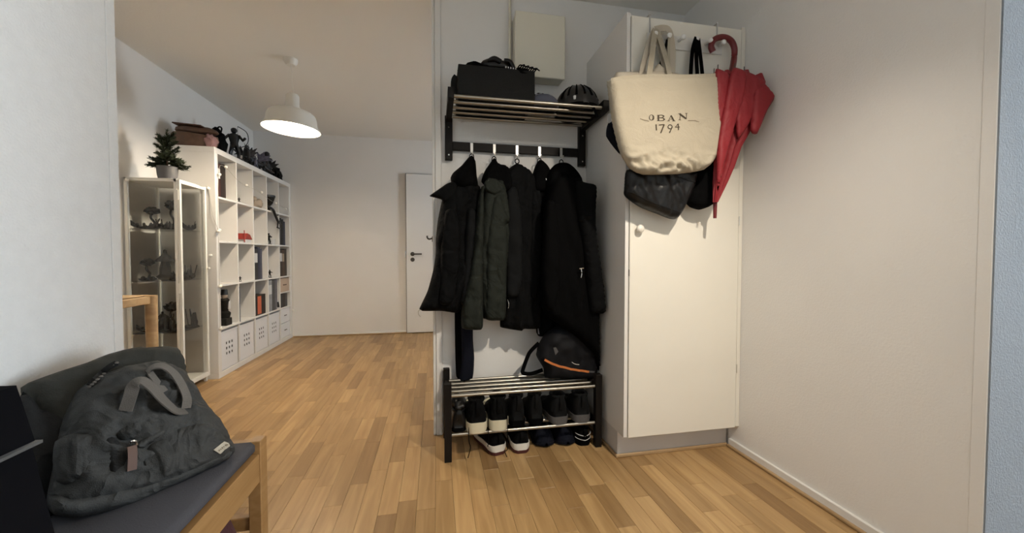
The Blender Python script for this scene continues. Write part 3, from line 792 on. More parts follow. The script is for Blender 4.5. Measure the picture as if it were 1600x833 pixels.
mini_boat((-1.97, 3.13, z), .16, .1, 'long dark miniature boat on the lower glass shelf')
mini_tree((-1.858, 3.17, z), .20, .05, 31, 'miniature fir tree on the lower glass shelf')
mini_terrain((-1.86, 3.12, z), .05, .10, 33, 'dark miniature crag at the foot of the fir tree')
mini_terrain((-1.80, 3.29, z), .05, .11, 35, 'grey miniature crag behind the door on the lower glass shelf')
mini_house((-1.97, 3.26, z), .05, .13, 6, 'small miniature hut at the back of the lower glass shelf')

# ================================================================== POTTED SPRUCE ON THE DISPLAY CABINET
pc = Vector((-1.835, 3.12, VH))
sp = thing('potted_spruce', 'small dark green spruce in a grey pot on the display cabinet', 'potted plant', pc)
MB().lathe([(0, 0), (.050, 0), (.056, .03), (.060, .085), (.055, .085), (.053, .075), (0, .075)], pc, 24).build('pot', POT, sp, True)
MB().lathe([(0, .088), (.06, .084)], pc, 16).build('soil', mat('soil', (.03, .02, .013), .95), sp)
MB().tube([pc+Vector((0, 0, .085)), pc+Vector((0, 0, .31))], .006, 6, [1, .4]).build('trunk', LBROWN, sp)
rn = random.Random(4)
def branch(p0, p1, nl, m, par):
    mb = MB(); p0 = Vector(p0); p1 = Vector(p1); d = (p1-p0); n = 85
    mb.tube([p0, p1], .0025, 4, [1, .5])
    for k in range(n):
        s = .12+.88*k/n; q = p0+d*s; a = rn.random()*6.283; tt = d.normalized()
        u = tt.cross(Vector((.3, .2, .9))).normalized(); w = tt.cross(u)
        nd = (u*math.cos(a)+w*math.sin(a))*.75+tt*.75; L = nl*(1.05-.35*s); e = q+nd.normalized()*L
        s1 = tt.cross(nd).normalized()*.0030
        mb.add([q-s1, q+s1, e+s1*.4, e-s1*.4], [[0, 1, 2, 3]])
    o = mb.build('branch', m, par, recalc=False); return o
for k in range(24):
    a = k*2.4+.3; el = -.05+.40*(k % 3)/2; L = .108+.018*rn.random()-.016*(k % 3)
    z0 = .085+.022*(k % 4)
    branch(pc+Vector((0, 0, z0)), pc+Vector((math.cos(a)*L, math.sin(a)*L*.8, z0+L*el)), .030, NEEDLE if k % 2 else NEEDLE2, sp)
for k in range(14):
    a = k*2.4; L = .070+.010*(k % 2)-.002*k; z0 = .14+.010*k
    branch(pc+Vector((0, 0, z0)), pc+Vector((math.cos(a)*L, math.sin(a)*L*.8, z0+L*.9)), .028, NEEDLE2 if k % 2 else NEEDLE, sp)
branch(pc+Vector((0, 0, .17)), pc+Vector((.004, 0, .340)), .026, NEEDLE, sp)

# ================================================================== ON TOP OF THE BOOKCASE
TZ = KH+.0005
bs = thing('leather_basket', 'brown leather basket with a folded flap on top of the bookcase', 'basket', (-1.89, 3.53, TZ))
def oval(cx, cy, rx, ry, z, n=24, wob=0., sd=0):
    return [Vector((cx+math.cos(a)*rx*(1+wob*math.sin(3*a+sd)), cy+math.sin(a)*ry*(1+wob*math.sin(3*a+sd)), z+wob*.12*math.sin(2*a+sd))) for a in [2*PI*k/n for k in range(n)]]
MB().loft([oval(-1.885, 3.53, .13, .09, TZ), oval(-1.885, 3.53, .155, .10, TZ+.03), oval(-1.885, 3.53, .165, .105, TZ+.07, wob=.03), oval(-1.885, 3.53, .155, .10, TZ+.105, wob=.05), oval(-1.885, 3.53, .142, .09, TZ+.10, wob=.05), oval(-1.885, 3.53, .14, .09, TZ+.03)]).build('basket_body', BROWNL, bs, True)
MB().loft([oval(-1.87, 3.53, .13, .085, TZ+.118, wob=.06, sd=1), oval(-1.87, 3.53, .148, .09, TZ+.128, wob=.06, sd=1), oval(-1.875, 3.535, .14, .085, TZ+.150, wob=.05, sd=1), oval(-1.885, 3.54, .10, .06, TZ+.172, wob=.05, sd=1)]).build('flap', BROWNL, bs, True)
B(-2.0, -1.80, 3.46, 3.54, TZ+.17, TZ+.18, b=.003, M=Matrix.Translation((-1.9, 3.5, TZ+.175)) @ Matrix.Rotation(.06, 4, 'Y') @ Matrix.Translation((1.9, -3.5, -TZ-.175))).build('handle', LBROWN, bs)
MB().blob((-1.755, 3.50, TZ+.055), (.045, .05, .055), 3, .35, 2.4, 3, flat=TZ).build('pink_cloth', PINK, None, True)
tag(bpy.data.objects['pink_cloth'], 'crumpled dusty pink cloth beside the brown basket', 'cloth')
bgk = thing('black_pouch', 'slouching black pouch beside the pink cloth on the bookcase', 'bag', (-1.83, 3.70, TZ))
MB().blob((-1.80, 3.70, TZ+.10), (.06, .065, .115), 3, .3, 2.0, 11, flat=TZ).build('pouch_body', BLACK2, bgk, 'all')
MB().tube(bez([(-1.80, 3.66, TZ+.19), (-1.78, 3.68, TZ+.23), (-1.78, 3.72, TZ+.23), (-1.80, 3.74, TZ+.19)]), .006, 6).build('cord_handle', BLACK, bgk, True)
TG = 'dark toy figures on top of the bookcase'
Mz = lambda a: Matrix.Rotation(a, 3, 'Z')
mini_figure((-1.76, 3.88, TZ), .30, 3, 'black toy archer holding a bow on top of the bookcase', TOYB, 'toy_archer', TG, True, Mz(.35))
def rnd_(a, b): return random.Random(a*31+b).uniform(-1, 1)
def toy_dragon(c, L, seed, ang, label, m1, m2):
    c = Vector(c); t = thing('toy_dragon', label, 'figurine', c, TG); M = Mz(ang); q = lambda x, y, z: c+M@Vector((x*L, y*L, z*L))
    MB().sweep(bez([q(-.55, 0, .10), q(-.35, .03, .14), q(-.15, 0, .24), q(.1, 0, .28), q(.28, 0, .40), q(.40, 0, .50)], 24), [(math.cos(a)*L*.1, math.sin(a)*L*.1) for a in [k*PI/5 for k in range(10)]], (0, 0, 1), [.15+.85*math.sin(min(1, i/14)*PI/2)*(1 if i < 15 else max(.45, 1-(i-15)*.07)) for i in range(26)][:len(bez([(0, 0, 0)]*6, 24))]).build('body', m1, t, 'all')
    hd = MB().blob(q(.47, 0, .52), (L*.10, L*.065, L*.06), 2, .2, 3, seed, M=M); hd.tube([q(.42, .03, .56), q(.33, .06, .68)], L*.014, 5, [1, .2]); hd.tube([q(.42, -.03, .56), q(.33, -.06, .68)], L*.014, 5, [1, .2])
    hd.build('head', m1, t, True)
    for sx in (-.15, .15):
        for sy in (-1, 1): MB().tube([q(sx, sy*.06, .24), q(sx+.05, sy*.13, .12), q(sx, sy*.13, .0)], L*.03, 6, [1.3, .9, .8]).build('leg', m1, t, True)
    for sy in (-1, 1):
        tips = [q(.16, sy*.16, .60), q(.02, sy*.30, .62), q(-.16, sy*.34, .54), q(-.30, sy*.28, .42)]; a = q(.04, sy*.06, .34); ws = MB()
        for i, p in enumerate(tips): ws.tube(bez([a, a.lerp(p, .5)+M@Vector((0, 0, .05*L)), p], 8), .014*L, 5, None)
        for p, r in zip(tips, tips[1:]):
            mid = p.lerp(r, .5).lerp(a, .28); up_ = Vector((0, 0, .006*L))
            ws.add([a, p, mid, r, a+up_, p+up_, mid+up_, r+up_], [[0, 1, 2], [0, 2, 3], [4, 6, 5], [4, 7, 6], [0, 4, 5, 1], [1, 5, 6, 2], [2, 6, 7, 3], [3, 7, 4, 0]])
        ws.build('wing', m2, t)
    for k in range(5):
        a = rnd_(seed, k); MB().tube(bez([q(-.3+.15*k, 0, .26), q(-.32+.15*k+.1*a, .10*a, .36+.06*a), q(-.36+.15*k, .16*a, .50+.14*a)], 8), .02*L, 5, [1.2, 1, .9, .8, .7, .6, .4, .3, .2][:len(bez([(0, 0, 0)]*3, 8))]).build('horn', m1, t)
    for k in range(6):
        s = -.3+.11*k; w = MB().tube([q(s, 0, .25+.03*k*.5), q(s-.04, 0, .36+.03*k*.5)], L*.022, 5, [1, .1]); w.build('spine', m2, t)
    return t
toy_dragon((-1.78, 4.14, TZ), .30, 2, -1.1, 'black winged toy dragon next to the archer', TOYB, TOYB)
toy_dragon((-1.78, 4.40, TZ), .32, 5, -2.1, 'black toy dragon with steel blue wings', TOYB, TOYG)
mini_figure((-1.75, 4.27, TZ), .13, 8, 'small steel blue toy figure between the two dragons', TOYG, 'toy_figure', TG, False, Mz(.4))
def rider(c, L, label):
    t = toy_dragon(c, L, 9, -1.5, label, TOYB, MINI2); t.name = 'toy_rider'; c = Vector(c)
    WL[t.name] = c
    MB().loft([[c+Vector((math.cos(a)*w, math.sin(a)*w, z)) for a in [k*PI/4 for k in range(8)]] for w, z in ((.05, L*.3), (.045, L*.5), (.055, L*.68), (.02, L*.74))]).build('rider_body', TOYB, t, True)
    MB().blob(c+Vector((0, 0, L*.84)), L*.10, 2, .2, 3, 4).build('rider_head', TOYB, t, True)
    return t
rider((-1.80, 4.66, TZ), .30, 'toy dragon carrying a rider near the far end of the bookcase')
MB().blob((-1.77, 4.84, TZ+.06), (.05, .06, .085), 3, .6, 2.6, 17, flat=TZ).build('toy_rock', MINI, None, True)
tag(bpy.data.objects['toy_rock'], 'jagged dark toy rock at the far end of the bookcase', 'toy', TG)

# ---- small things in the cubes
def incell(r, c, dy, dx=.03): y0, y1, z0, z1 = cell(r, c); return Vector((KX1-dx, y0+dy+dx*2.3, z0+.0005))
q = incell(0, 1, .02); mini_figure(q, .05, 41, 'tiny dark figurine alone in a top-row cube', MINI, 'figurine', 'figurines in the bookcase')
q = incell(0, 2, .07, .055)
t = thing('figurine', 'pale beige reclining figurine in the top row of the bookcase', 'figurine', q, 'figurines in the bookcase')
MB().blob(q+Vector((0, 0, .045)), (.05, .07, .05), 3, .35, 2.2, 5, flat=q.z).build('body', BONE, t, True)
MB().blob(q+Vector((0, -.06, .085)), .025, 2, .2, 3, 2).build('head', BONE, t, True)
q = incell(0, 3, .05, .065)
t = thing('goblet', 'grey goblet with a dark rim in the top row of the bookcase', 'goblet', q)
MB().lathe([(0, 0), (.045, 0), (.04, .008), (.014, .02), (.012, .06), (.035, .09), (.058, .155), (.053, .155), (.03, .095), (0, .08)], q, 20).build('cup', MINI2, t, True)
MB().lathe([(.059, .155), (.062, .155), (.062, .175), (.055, .175)], q, 20, None, True).build('rim', TOYB, t)
# dark lizard-like figure hanging over the edge of the second-row shelf
q = incell(0, 3, .03, .0)
t = thing('toy_lizard', 'black toy lizard hanging from the shelf edge below the goblet', 'figurine', (KX1+.012, 4.43, 1.33))
pts = [(KX1-.03, q.y+.02, q.z+.045), (KX1+.012, q.y+.06, q.z+.015), (KX1+.016, q.y+.12, q.z-.045), (KX1+.014, q.y+.19, q.z-.10), (KX1+.016, q.y+.24, q.z-.125)]
MB().tube(bez(pts, 16), .013, 8, [.4]+[1]*12+[.8, .6, .4, .3][:len(bez(pts, 16))-13]).build('body', TOYB, t, True)
for a, b_ in (((.12, -.045), (.20, -.03)), ((.19, -.10), (.27, -.13)), ((.19, -.10), (.17, -.165)), ((.17, -.165), (.25, -.18))):
    MB().tube([(KX1+.014, q.y+a[0], q.z+a[1]), (KX1+.016, q.y+b_[0], q.z+b_[1])], .010, 6, [1, .6]).build('limb', TOYB, t)
q = incell(1, 1, .05, .062)
t = thing('toy_house', 'small red roofed toy house in the second row of the bookcase', 'toy', q)
B(q.x-.055, q.x+.055, q.y-.05, q.y+.06, q.z, q.z+.03, b=.002).build('wall', PAPER, t)
MB().prism([(-.066, .03), (.076, .03), (.03, .075), (-.02, .085)], lambda a, b: Vector((q.x-.058, q.y+a, q.z+b)), lambda a, b: Vector((q.x+.058, q.y+a, q.z+b))).build('roof', REDT, t)
MB().tube([(q.x+.05, q.y-.06, q.z), (q.x+.05, q.y-.06, q.z+.11)], .004, 6).build('mast', REDT, t)
q = incell(1, 3, .02, .03); mini_figure(q, .12, 44, 'dark standing figurine in the second row of the bookcase', MINI2, 'figurine', 'figurines in the bookcase')
q = incell(1, 3, .10, .035)
t = thing('tealight_holder', 'small white tealight holder beside the second-row figurine', 'candle holder', q)
MB().lathe([(0, 0), (.03, 0), (.034, .055), (.029, .055), (.026, .02), (0, .02)], q, 18).build('cup', PAPER, t, True)
MB().lathe([(0, .036), (.02, .036), (.02, .02), (0, .02)], q, 14).build('candle', TRIM, t)
q = incell(2, 1, .012, .02); mini_figure(q, .05, 46, 'tiny dark figurine alone in a third-row cube', MINI, 'figurine', 'figurines in the bookcase')
q = incell(2, 3, .03, .03); mini_figure(q, .085, 48, 'small dark figurine alone in a third-row cube', MINI, 'figurine', 'figurines in the bookcase', False, Mz(.5))
q = incell(3, 0, .045, .047)
t = thing('nutcracker', 'dark nutcracker doll with a white panel in the fourth row', 'figurine', q)
B(q.x-.035, q.x+.035, q.y-.045, q.y+.045, q.z, q.z+.06, b=.004).build('plinth', MINI2, t)
MB().lathe([(.034, .06), (.042, .09), (.042, .105), (.026, .12), (.03, .17), (.036, .21), (.024, .225), (0, .225)], q, 16).build('torso', MINI, t, True)
B(q.x+.026, q.x+.034, q.y-.004, q.y+.022, q.z+.135, q.z+.205).build('white_panel', PAPER, t)
MB().blob(q+Vector((0, 0, .245)), (.024, .024, .028), 2).build('head', BONE, t, True)
MB().lathe([(.026, .255), (.022, .30), (0, .30)], q, 14).build('hat', TOYB, t, True)
q = incell(3, 3, .235, .004)
t = thing('photo_card', 'small white patterned card leaning in front of the binders', 'card', q)
MB().box(-.002, .002, -.04, .04, 0, .09, M=Matrix.Translation(q+Vector((.0, 0, .0006))) @ Matrix.Rotation(-.15, 4, 'Y')).build('card', PAPER, t)
MB().box(.0022, .0028, -.03, .03, .015, .075, M=Matrix.Translation(q+Vector((.0, 0, .0006))) @ Matrix.Rotation(-.15, 4, 'Y')).build('print', MINI2, t)

# ---- string of white light balls draped over cabinet and bookcase
sl = thing('string_lights', 'thin string of small white light balls draped along the bookcase', 'string lights', (KX1+.02, KY0, .3))
XB = KX1+.016
bp = [(VX0_+.03, VY0-.012, VH-.02), (-1.79, VY0-.012, VH-.004), (-1.735, 3.33, VH-.006), (-1.735, 3.412, VH-.01)]
down = [atX(u, v, -1.715) for u, v in [(326, 300), (334, 350), (338, 366)]]
run2 = [(XB, KY0-.006, 1.17), (XB, KY0+.02, 1.62), (XB, KY0+.10, 1.70), (XB, KY0+.36, 1.62), (XB, KY0+.68, 1.60), (XB, KY0+1.0, 1.55), (XB, KY0+1.33, 1.52), (XB, KY1-.10, 1.50), (XB, KY1-.03, 1.2), (XB, KY1-.02, .33)]
w1 = bez(bp+[(-1.71, 3.412, 1.30), (XB, KY0-.006, 1.15), (XB, KY0-.004, .75), (XB, KY0-.004, .38)], 60)
MB().tube(w1, .0016, 5).build('wire', WIRE, sl)
MB().tube(bez(run2, 70), .0013, 5).build('wire', WIRE, sl)
for p in [bp[0], bp[3], (XB, KY0-.004, 1.17), (XB, KY0+.015, 1.18), (XB, KY0+.005, .735), (XB, KY0+.02, .74), (XB, KY0+.0, .40), (XB, KY0+.03, 1.62), (XB, KY0+.13, 1.70), (XB, KY0+.47, 1.615), (XB, KY0+.78, 1.60), (XB, KY0+1.12, 1.54), (XB, KY0+1.40, 1.51), (XB, KY1-.02, .33), (-1.722, 3.40, .98)]:
    MB().blob(p, .013, 2).build('light_ball', BALL, sl, 'all')

# ================================================================== DINING TABLE CORNER BEHIND THE HALL WALL
tb = thing('dining_table', 'pale wooden dining table with round legs in front of the display cabinet', 'table', (-1.85, 2.3, 0))
def rr_leg(x, y): MB().lathe([(0, 0), (.020, 0), (.027, .35), (.030, .70), (.030, .742), (0, .742)], (x, y, 0), 20).build('leg', OAKT, tb, True)
for x, y in ((-1.665, 2.66), (-2.03, 2.66), (-1.665, 1.72), (-2.03, 1.72)): rr_leg(x, y)
B(-2.075, -1.695, 2.645, 2.675, .695, .738, b=.003).build('apron', OAKT, tb); B(-2.0, -1.695, 1.705, 1.735, .695, .738, b=.003).build('apron', OAKT, tb)
B(-1.68, -1.65, 1.75, 2.63, .695, .738, b=.003).build('apron', OAKT, tb)
B(-2.075, -1.69, 1.70, 2.685, .738, .744, b=.002).build('table_top', OAKT, tb)
MB().blob((-1.815, 2.60, .757), (.035, .05, .014), 2, .15, 2, 3, flat=.7445).build('dark_pouch', BLACK2, None, True)
tag(bpy.data.objects['dark_pouch'], 'small dark pouch lying on the dining table', 'pouch')

# ================================================================== COATS ON THE HOOKS
CG = 'coats hanging on the hat rack'
def garment(name, label, cat, base, group=CG): return thing(name, label, cat, base, group)
def puffY(px, Y, T, D, name, m, par, step=.012, back=.35, fold=None, pw=.5):
    p = Puff(pxY(px, Y), T, D, step, back, fold, pw); p.mesh(planeY(Y)).build(name, m, par, 'all'); return p
def cordY(px, Y, r, name, m, par): MB().tube(bez([atY(u, v, Y) for u, v in px], 18), r, 6).build(name, m, par, True)
def hangloop(px, par, m=None):
    u, v = px; p = atY(u, v, YP-.06)
    MB().tube(bez([p+Vector((-.012, 0, -.03)), p+Vector((-.010, 0, 0)), p+Vector((0, 0, .008)), p+Vector((.010, 0, 0)), p+Vector((.012, 0, -.03))], 16), .0025, 6).build('hang_loop', m or BLACK2, par, True)

# 1 black hooded jacket
Y1 = 2.01
g = garment('hooded_jacket', 'black hooded jacket with a pointed collar on the hook nearest the doorway', 'jacket', (.14, Y1, .83))
puffY([(700, 300), (716, 288), (735, 284), (750, 292), (756, 330), (752, 380), (745, 440), (732, 470), (722, 480), (714, 489), (690, 486), (660, 486), (655, 483), (668, 455), (677, 422), (681, 395), (681, 372), (684, 345), (690, 316)], Y1, .075, .05, 'body', BLACK2, g, fold=folds(1, .030, 22, 3, -10))
puffY([(737, 243), (743, 252), (745, 275), (747, 292), (735, 300), (716, 296), (706, 288), (704, 278), (708, 270), (722, 258), (732, 246)], Y1-.02, .07, .04, 'hood', BLACK, g, .01, fold=folds(2, .02, 20, 8))
puffY([(714, 284), (700, 286), (688, 294), (671, 306), (676, 308), (690, 312), (692, 318), (700, 316), (716, 306)], Y1-.04, .03, .02, 'collar', BLACK2, g, .008)
puffY([(696, 330), (712, 325), (720, 360), (718, 420), (712, 465), (702, 478), (686, 472), (688, 420), (690, 370)], Y1-.065, .04, .03, 'sleeve', BLACK2, g, fold=folds(3, .015, 14, 10))
puffY([(729, 330), (744, 330), (746, 390), (740, 450), (728, 478), (718, 470), (724, 420)], Y1-.06, .035, .025, 'sleeve', CHAR, g, fold=folds(4, .012, 14, 10))
cordY([(657, 484), (654, 486), (654, 491), (657, 495)], Y1-.01, .0018, 'drawcord', WIRE, g)
hangloop((737, 243), g)
# 2 dark green canvas jacket
Y2 = 1.985
g = garment('green_jacket', 'dark green canvas jacket with long sleeves on the second hook', 'jacket', (.31, Y2, .75))
puffY([(757, 286), (768, 281), (785, 282), (791, 300), (795, 322), (800, 342), (796, 352), (798, 368), (793, 410), (790, 450), (789, 490), (786, 498), (768, 500), (752, 496), (748, 470), (744, 420), (745, 370), (750, 320)], Y2, .075, .045, 'body', GREEN, g, fold=folds(5, .022, 20, 4, 8))
puffY([(762, 288), (756, 302), (757, 340), (755, 400), (755, 450), (755, 500), (752, 515), (722, 513), (722, 480), (728, 448), (736, 410), (742, 360), (747, 315), (752, 292)], Y2-.055, .050, .030, 'sleeve', GREEN, g, fold=folds(6, .016, 12, 12))
puffY([(768, 310), (782, 306), (790, 330), (797, 346), (791, 352), (794, 364), (792, 420), (790, 496), (780, 501), (757, 497), (757, 440), (758, 370)], Y2-.045, .045, .03, 'sleeve', GREEN, g, fold=folds(7, .014, 12, 10))
puffY([(772, 247), (778, 256), (787, 258), (795, 264), (800, 276), (800, 300), (785, 304), (764, 296), (752, 284), (757, 268), (765, 256)], Y2+.015, .06, .03, 'collar', BLACK, g, .009, fold=folds(8, .012, 20, 9))
puffY([(756, 286), (764, 278), (776, 280), (785, 288), (784, 300), (772, 306), (758, 298)], Y2-.065, .018, .012, 'collar_flap', GREEN, g, .008)
hangloop((772, 247), g)
# 3 black softshell jacket
Y3 = 2.02
g = garment('softshell_jacket', 'plain black jacket hanging by its loop on the middle hook', 'jacket', (.44, Y3, .75))
puffY([(806, 256), (814, 257), (828, 268), (838, 282), (846, 310), (852, 380), (850, 450), (846, 490), (842, 513), (818, 514), (814, 517), (784, 512), (781, 505), (786, 440), (784, 380), (783, 310), (782, 285), (788, 270), (797, 262)], Y3, .07, .045, 'body', BLACK2, g, fold=folds(11, .025, 24, 3))
puffY([(790, 300), (806, 292), (815, 330), (817, 400), (815, 455), (806, 466), (790, 462), (788, 400)], Y3-.055, .035, .03, 'sleeve', CHAR, g, fold=folds(12, .012, 12, 10))
puffY([(828, 300), (842, 306), (848, 360), (846, 430), (838, 470), (826, 464), (826, 400)], Y3-.055, .03, .025, 'sleeve', BLACK2, g, fold=folds(13, .012, 12, 10))
p = atY(808, 252, YP-.062); MB().tube([p+Vector((math.cos(a)*.011, 0, math.sin(a)*.013)) for a in [2*PI*k/16 for k in range(17)]], .003, 6).build('hang_loop', BLACK, g, True)
cordY([(793, 468), (795, 475), (794, 482)], Y3-.075, .0018, 'zip_pull', CHROME, g)
# 4 black hoodie
Y4 = 2.035
g = garment('black_hoodie', 'black hooded coat squeezed beside the long coat on the fourth hook', 'coat', (.58, Y4, .72))
puffY([(836, 290), (850, 282), (870, 290), (880, 360), (882, 450), (878, 520), (850, 526), (838, 520), (834, 440), (830, 360), (830, 310)], Y4, .06, .04, 'body', BLACK, g, fold=folds(15, .02, 24, 3))
puffY([(843, 250), (850, 255), (858, 266), (864, 286), (854, 302), (838, 304), (829, 294), (832, 272), (837, 258)], Y4-.02, .06, .03, 'hood', BLACK, g, .009, fold=folds(16, .012, 20, 9))
cordY([(853, 279), (854, 282)], Y4-.085, .003, 'eyelet', CHROME, g)
cordY([(840, 495), (841, 515), (842, 522)], Y4-.06, .003, 'drawcord', mat('grey_cord', (.22, .22, .23), .7), g)
hangloop((843, 250), g)
# 5 long black coat
Y5 = 1.90
g = garment('long_coat', 'long black coat with a zipped pocket hanging beside the cabinet', 'coat', (.71, Y5, .45))
puffY([(862, 285), (880, 272), (900, 276), (912, 288), (922, 300), (928, 330), (930, 380), (933, 430), (935, 480), (934, 520), (935, 550), (936, 580), (924, 552), (900, 528), (872, 506), (852, 492), (846, 470), (848, 400), (850, 330)], Y5, .07, .05, 'body', BLACK, g, back=1.2, fold=folds(21, .022, 18, 2.5, 4))
puffY([(876, 254), (888, 258), (899, 268), (908, 282), (904, 304), (880, 314), (858, 306), (851, 288), (856, 270), (866, 258)], Y5+.06, .085, .05, 'hood', BLACK, g, .011, fold=folds(22, .02, 16, 6))
puffY([(900, 284), (918, 286), (931, 290), (931, 320), (930, 348), (936, 400), (942, 440), (946, 487), (934, 490), (922, 488), (917, 440), (910, 380), (902, 330)], 1.825, .035, .03, 'sleeve', BLACK2, g, back=1., fold=folds(23, .010, 10, 9))
puffY([(852, 320), (866, 316), (874, 380), (874, 450), (866, 486), (850, 480), (846, 420)], Y5-.05, .035, .03, 'sleeve', BLACK, g, fold=folds(24, .012, 10, 9))
cordY([(905, 420), (912, 419)], Y5-.088, .003, 'pocket_zip', CHROME, g)
cordY([(908, 420), (909, 427), (908, 434)], Y5-.090, .0022, 'zip_pull', CHROME, g)
hangloop((877, 252), g)
# long dark scarf
g = garment('long_scarf', 'narrow navy and black scarf hanging down behind the green jacket', 'scarf', (.16, 2.06, .335))
puffY([(711, 470), (724, 470), (724, 592), (713, 588), (711, 540)], 2.075, .012, .012, 'scarf_tail', BLACK, g, .01, 1.)
puffY([(721, 470), (738, 470), (739, 530), (741, 560), (738, 592), (718, 596), (721, 560)], 2.055, .014, .015, 'scarf_tail', NAVY, g, .01, 1.)

# ================================================================== ON THE HAT RACK
RZ = HZ+.009
ox0, ox1, oy0, oy1, oz1 = .108, .478, 1.84, 2.08, 1.878
fb = thing('felt_box', 'dark grey felt box full of winter woollens on the hat rack', 'box', (.29, 1.96, RZ))
mb = MB(); w = .006
mb.box(ox0, ox1, oy0, oy0+w, RZ, oz1, b=.002); mb.box(ox0, ox1, oy1-w, oy1, RZ, oz1, b=.002); mb.box(ox0, ox0+w, oy0+w, oy1-w, RZ, oz1, b=.002); mb.box(ox1-w, ox1, oy0+w, oy1-w, RZ, oz1, b=.002); mb.box(ox0, ox1, oy0, oy1, RZ, RZ+w)
mb.build('box_shell', FELT, fb)
MB().strap(bez([(ox0-.002, 1.93, 1.86), (ox0-.014, 1.93, 1.84), (ox0-.016, 1.93, 1.80), (ox0-.002, 1.93, 1.775)]), .03, .003, (0, 1, 0)).build('handle', FELT, fb)
WG = 'woollens in the felt box'
MB().blob((.20, 1.93, 1.875), (.088, .085, .040), 3, .45, 2.2, 3).build('knit_hat', BLACK, None, 'all')
tag(bpy.data.objects['knit_hat'], 'rumpled black knit hat in the felt box', 'hat', WG)
t = thing('leather_glove', 'shiny black leather glove lying on top of the felt box', 'glove', (.29, 1.90, 1.88), WG)
MB().blob((.295, 1.90, 1.905), (.075, .055, .038), 3, .2, 1.8, 6).build('palm', LEATH, t, 'all')
for k in range(4): MB().tube(bez([(.33, 1.865+.022*k, 1.925), (.360, 1.865+.022*k, 1.922), (.378, 1.865+.022*k, 1.890)]), .011, 8, None).build('finger', LEATH, t, True)
MB().tube(bez([(.255, 1.865, 1.915), (.28, 1.845, 1.920), (.31, 1.84, 1.905)]), .012, 8).build('thumb', LEATH, t, True)
t = thing('fringed_scarf', 'black scarf with a white edge and fringe hanging over the felt box', 'scarf', (.41, 1.92, 1.87), WG)
MB().blob((.41, 1.92, 1.872), (.064, .085, .032), 3, .35, 2.5, 9).build('folded_cloth', BLACK, t, 'all')
for k in range(9):
    x = .395+.0105*k
    MB().tube(bez([(x, 1.86, 1.890-.0012*k), (x+.008, 1.842, 1.900-.0015*k), (x+.020, 1.832, 1.893-.002*k+.008*(k % 2))], 8), .0032, 5, None).build('fringe', BLACK, t)
for k in range(5):
    MB().blob((.335+.012*k, 1.842, 1.884-.001*k), (.004, .004, .005), 1).build('white_stitch', PAPER, t)
# cap
cp = Vector((.535, 1.93, RZ))
t = thing('woolly_hat', 'blue grey cap with a pale patterned crown on the hat rack', 'cap', cp)
MB().blob(cp+Vector((0, .02, .02)), (.082, .085, .074), 3, .08, 2, 4, flat=RZ).build('crown', CAPP, t, 'all')
MB().blob(cp+Vector((.004, -.035, .014)), (.078, .065, .058), 3, .05, 2, 5, flat=RZ).build('brim', CAPB, t, 'all')
for k in range(4): MB().blob(cp+Vector((-.045+.022*k, -.030, .066+.012*k-.0042*k*k)), (.009, .007, .008), 2).build('pattern_mark', BLACK, t)
# helmet
hc = Vector((.728, 1.935, RZ))
t = thing('bike_helmet', 'black vented bicycle helmet on the end of the hat rack', 'helmet', hc)
def hpt(a, e, s=1.): return hc+Vector((math.cos(a)*math.cos(e)*.114*s, math.sin(a)*math.cos(e)*.135*s, .012+math.sin(e)*.130*s))
rings = []
for j in range(9):
    e = j/8*PI/2*.97; rings.append([hpt(2*PI*k/32, e, 1+.02*math.cos(8*2*PI*k/32)) for k in range(32)])
inn = [[hc+(p-hc)*.88 for p in r] for r in rings[::-1]]
MB().loft(rings+inn, cap=False).add([], []).build('shell', HELM, t, 'all')
for k in range(7):
    a0 = -2.75+k*.38
    MB().loft([[hpt(a0+dx, e, 1.028) for dx in (-.05, .05)]+[hpt(a0+dx, e, .99) for dx in (.05, -.05)] for e in (.35, .6, .85, 1.1)]).build('vent', BLACK, t)
MB().lathe([(.110, 0), (.115, .004), (.115, .016), (.110, .02)], hc, 32, Matrix.Scale(1.18, 4, (0, 1, 0)), True).build('rim', BLACK, t, True)
MB().strap(bez([hc+Vector((-.05, -.09, .01)), hc+Vector((-.03, -.115, -.0)), hc+Vector((.0, -.13, -.012)), hc+Vector((.03, -.14, -.01)), hc+Vector((.055, -.145, -.06))], 20), .014, .002, (0, 1, .3)).build('chin_strap', BLACK, t)
B(hc.x-.058, hc.x-.046, hc.y-.118, hc.y-.108, hc.z+.03, hc.z+.05, b=.002).build('reflector', PAPER, t)

# ================================================================== BAGS AND UMBRELLA ON THE CABINET DOOR
def strapY(pts, w, t, name, m, par, up=(0, 1, 0), n=24):
    """pts: (u, v, Y)"""
    MB().strap(bez([atY(u, v, Y) for u, v, Y in pts], n), w, t, up).build(name, m, par, True)
YT = 1.50
tote = thing('canvas_tote_bag', 'cream canvas tote bag printed with dark lettering hanging on the cabinet', 'bag', (.97, YT, 1.28))
def tfold(a, b):
    k = min(1., max(0., (1.45-b)/.12)); k = k*k*(3-2*k)
    f = .005*noise.noise(Vector((a*7, b*4, 2.)))
    q = Vector((a*11+b*13, b*12-a*7, 5.))
    f += k*(.042*(1-2*abs(noise.noise(q)))*.6+.024*(1-2*abs(noise.noise(q*2.3)))*.7+.006*noise.noise(q*5)-.018)
    return f
tp = Puff(pxY([(948, 127), (949, 126.5), (975, 123), (1000, 121), (1060, 121), (1116, 119.2), (1117.5, 119.5), (1122, 160), (1127, 222), (1117, 246), (1100, 265), (1060, 272), (1005, 273), (984, 263), (968, 235), (957, 190)], YT), .034, .032, .0075, .8, tfold)
tp.mesh(planeY(YT)).build('bag_body', CREAM, tote, 'all')
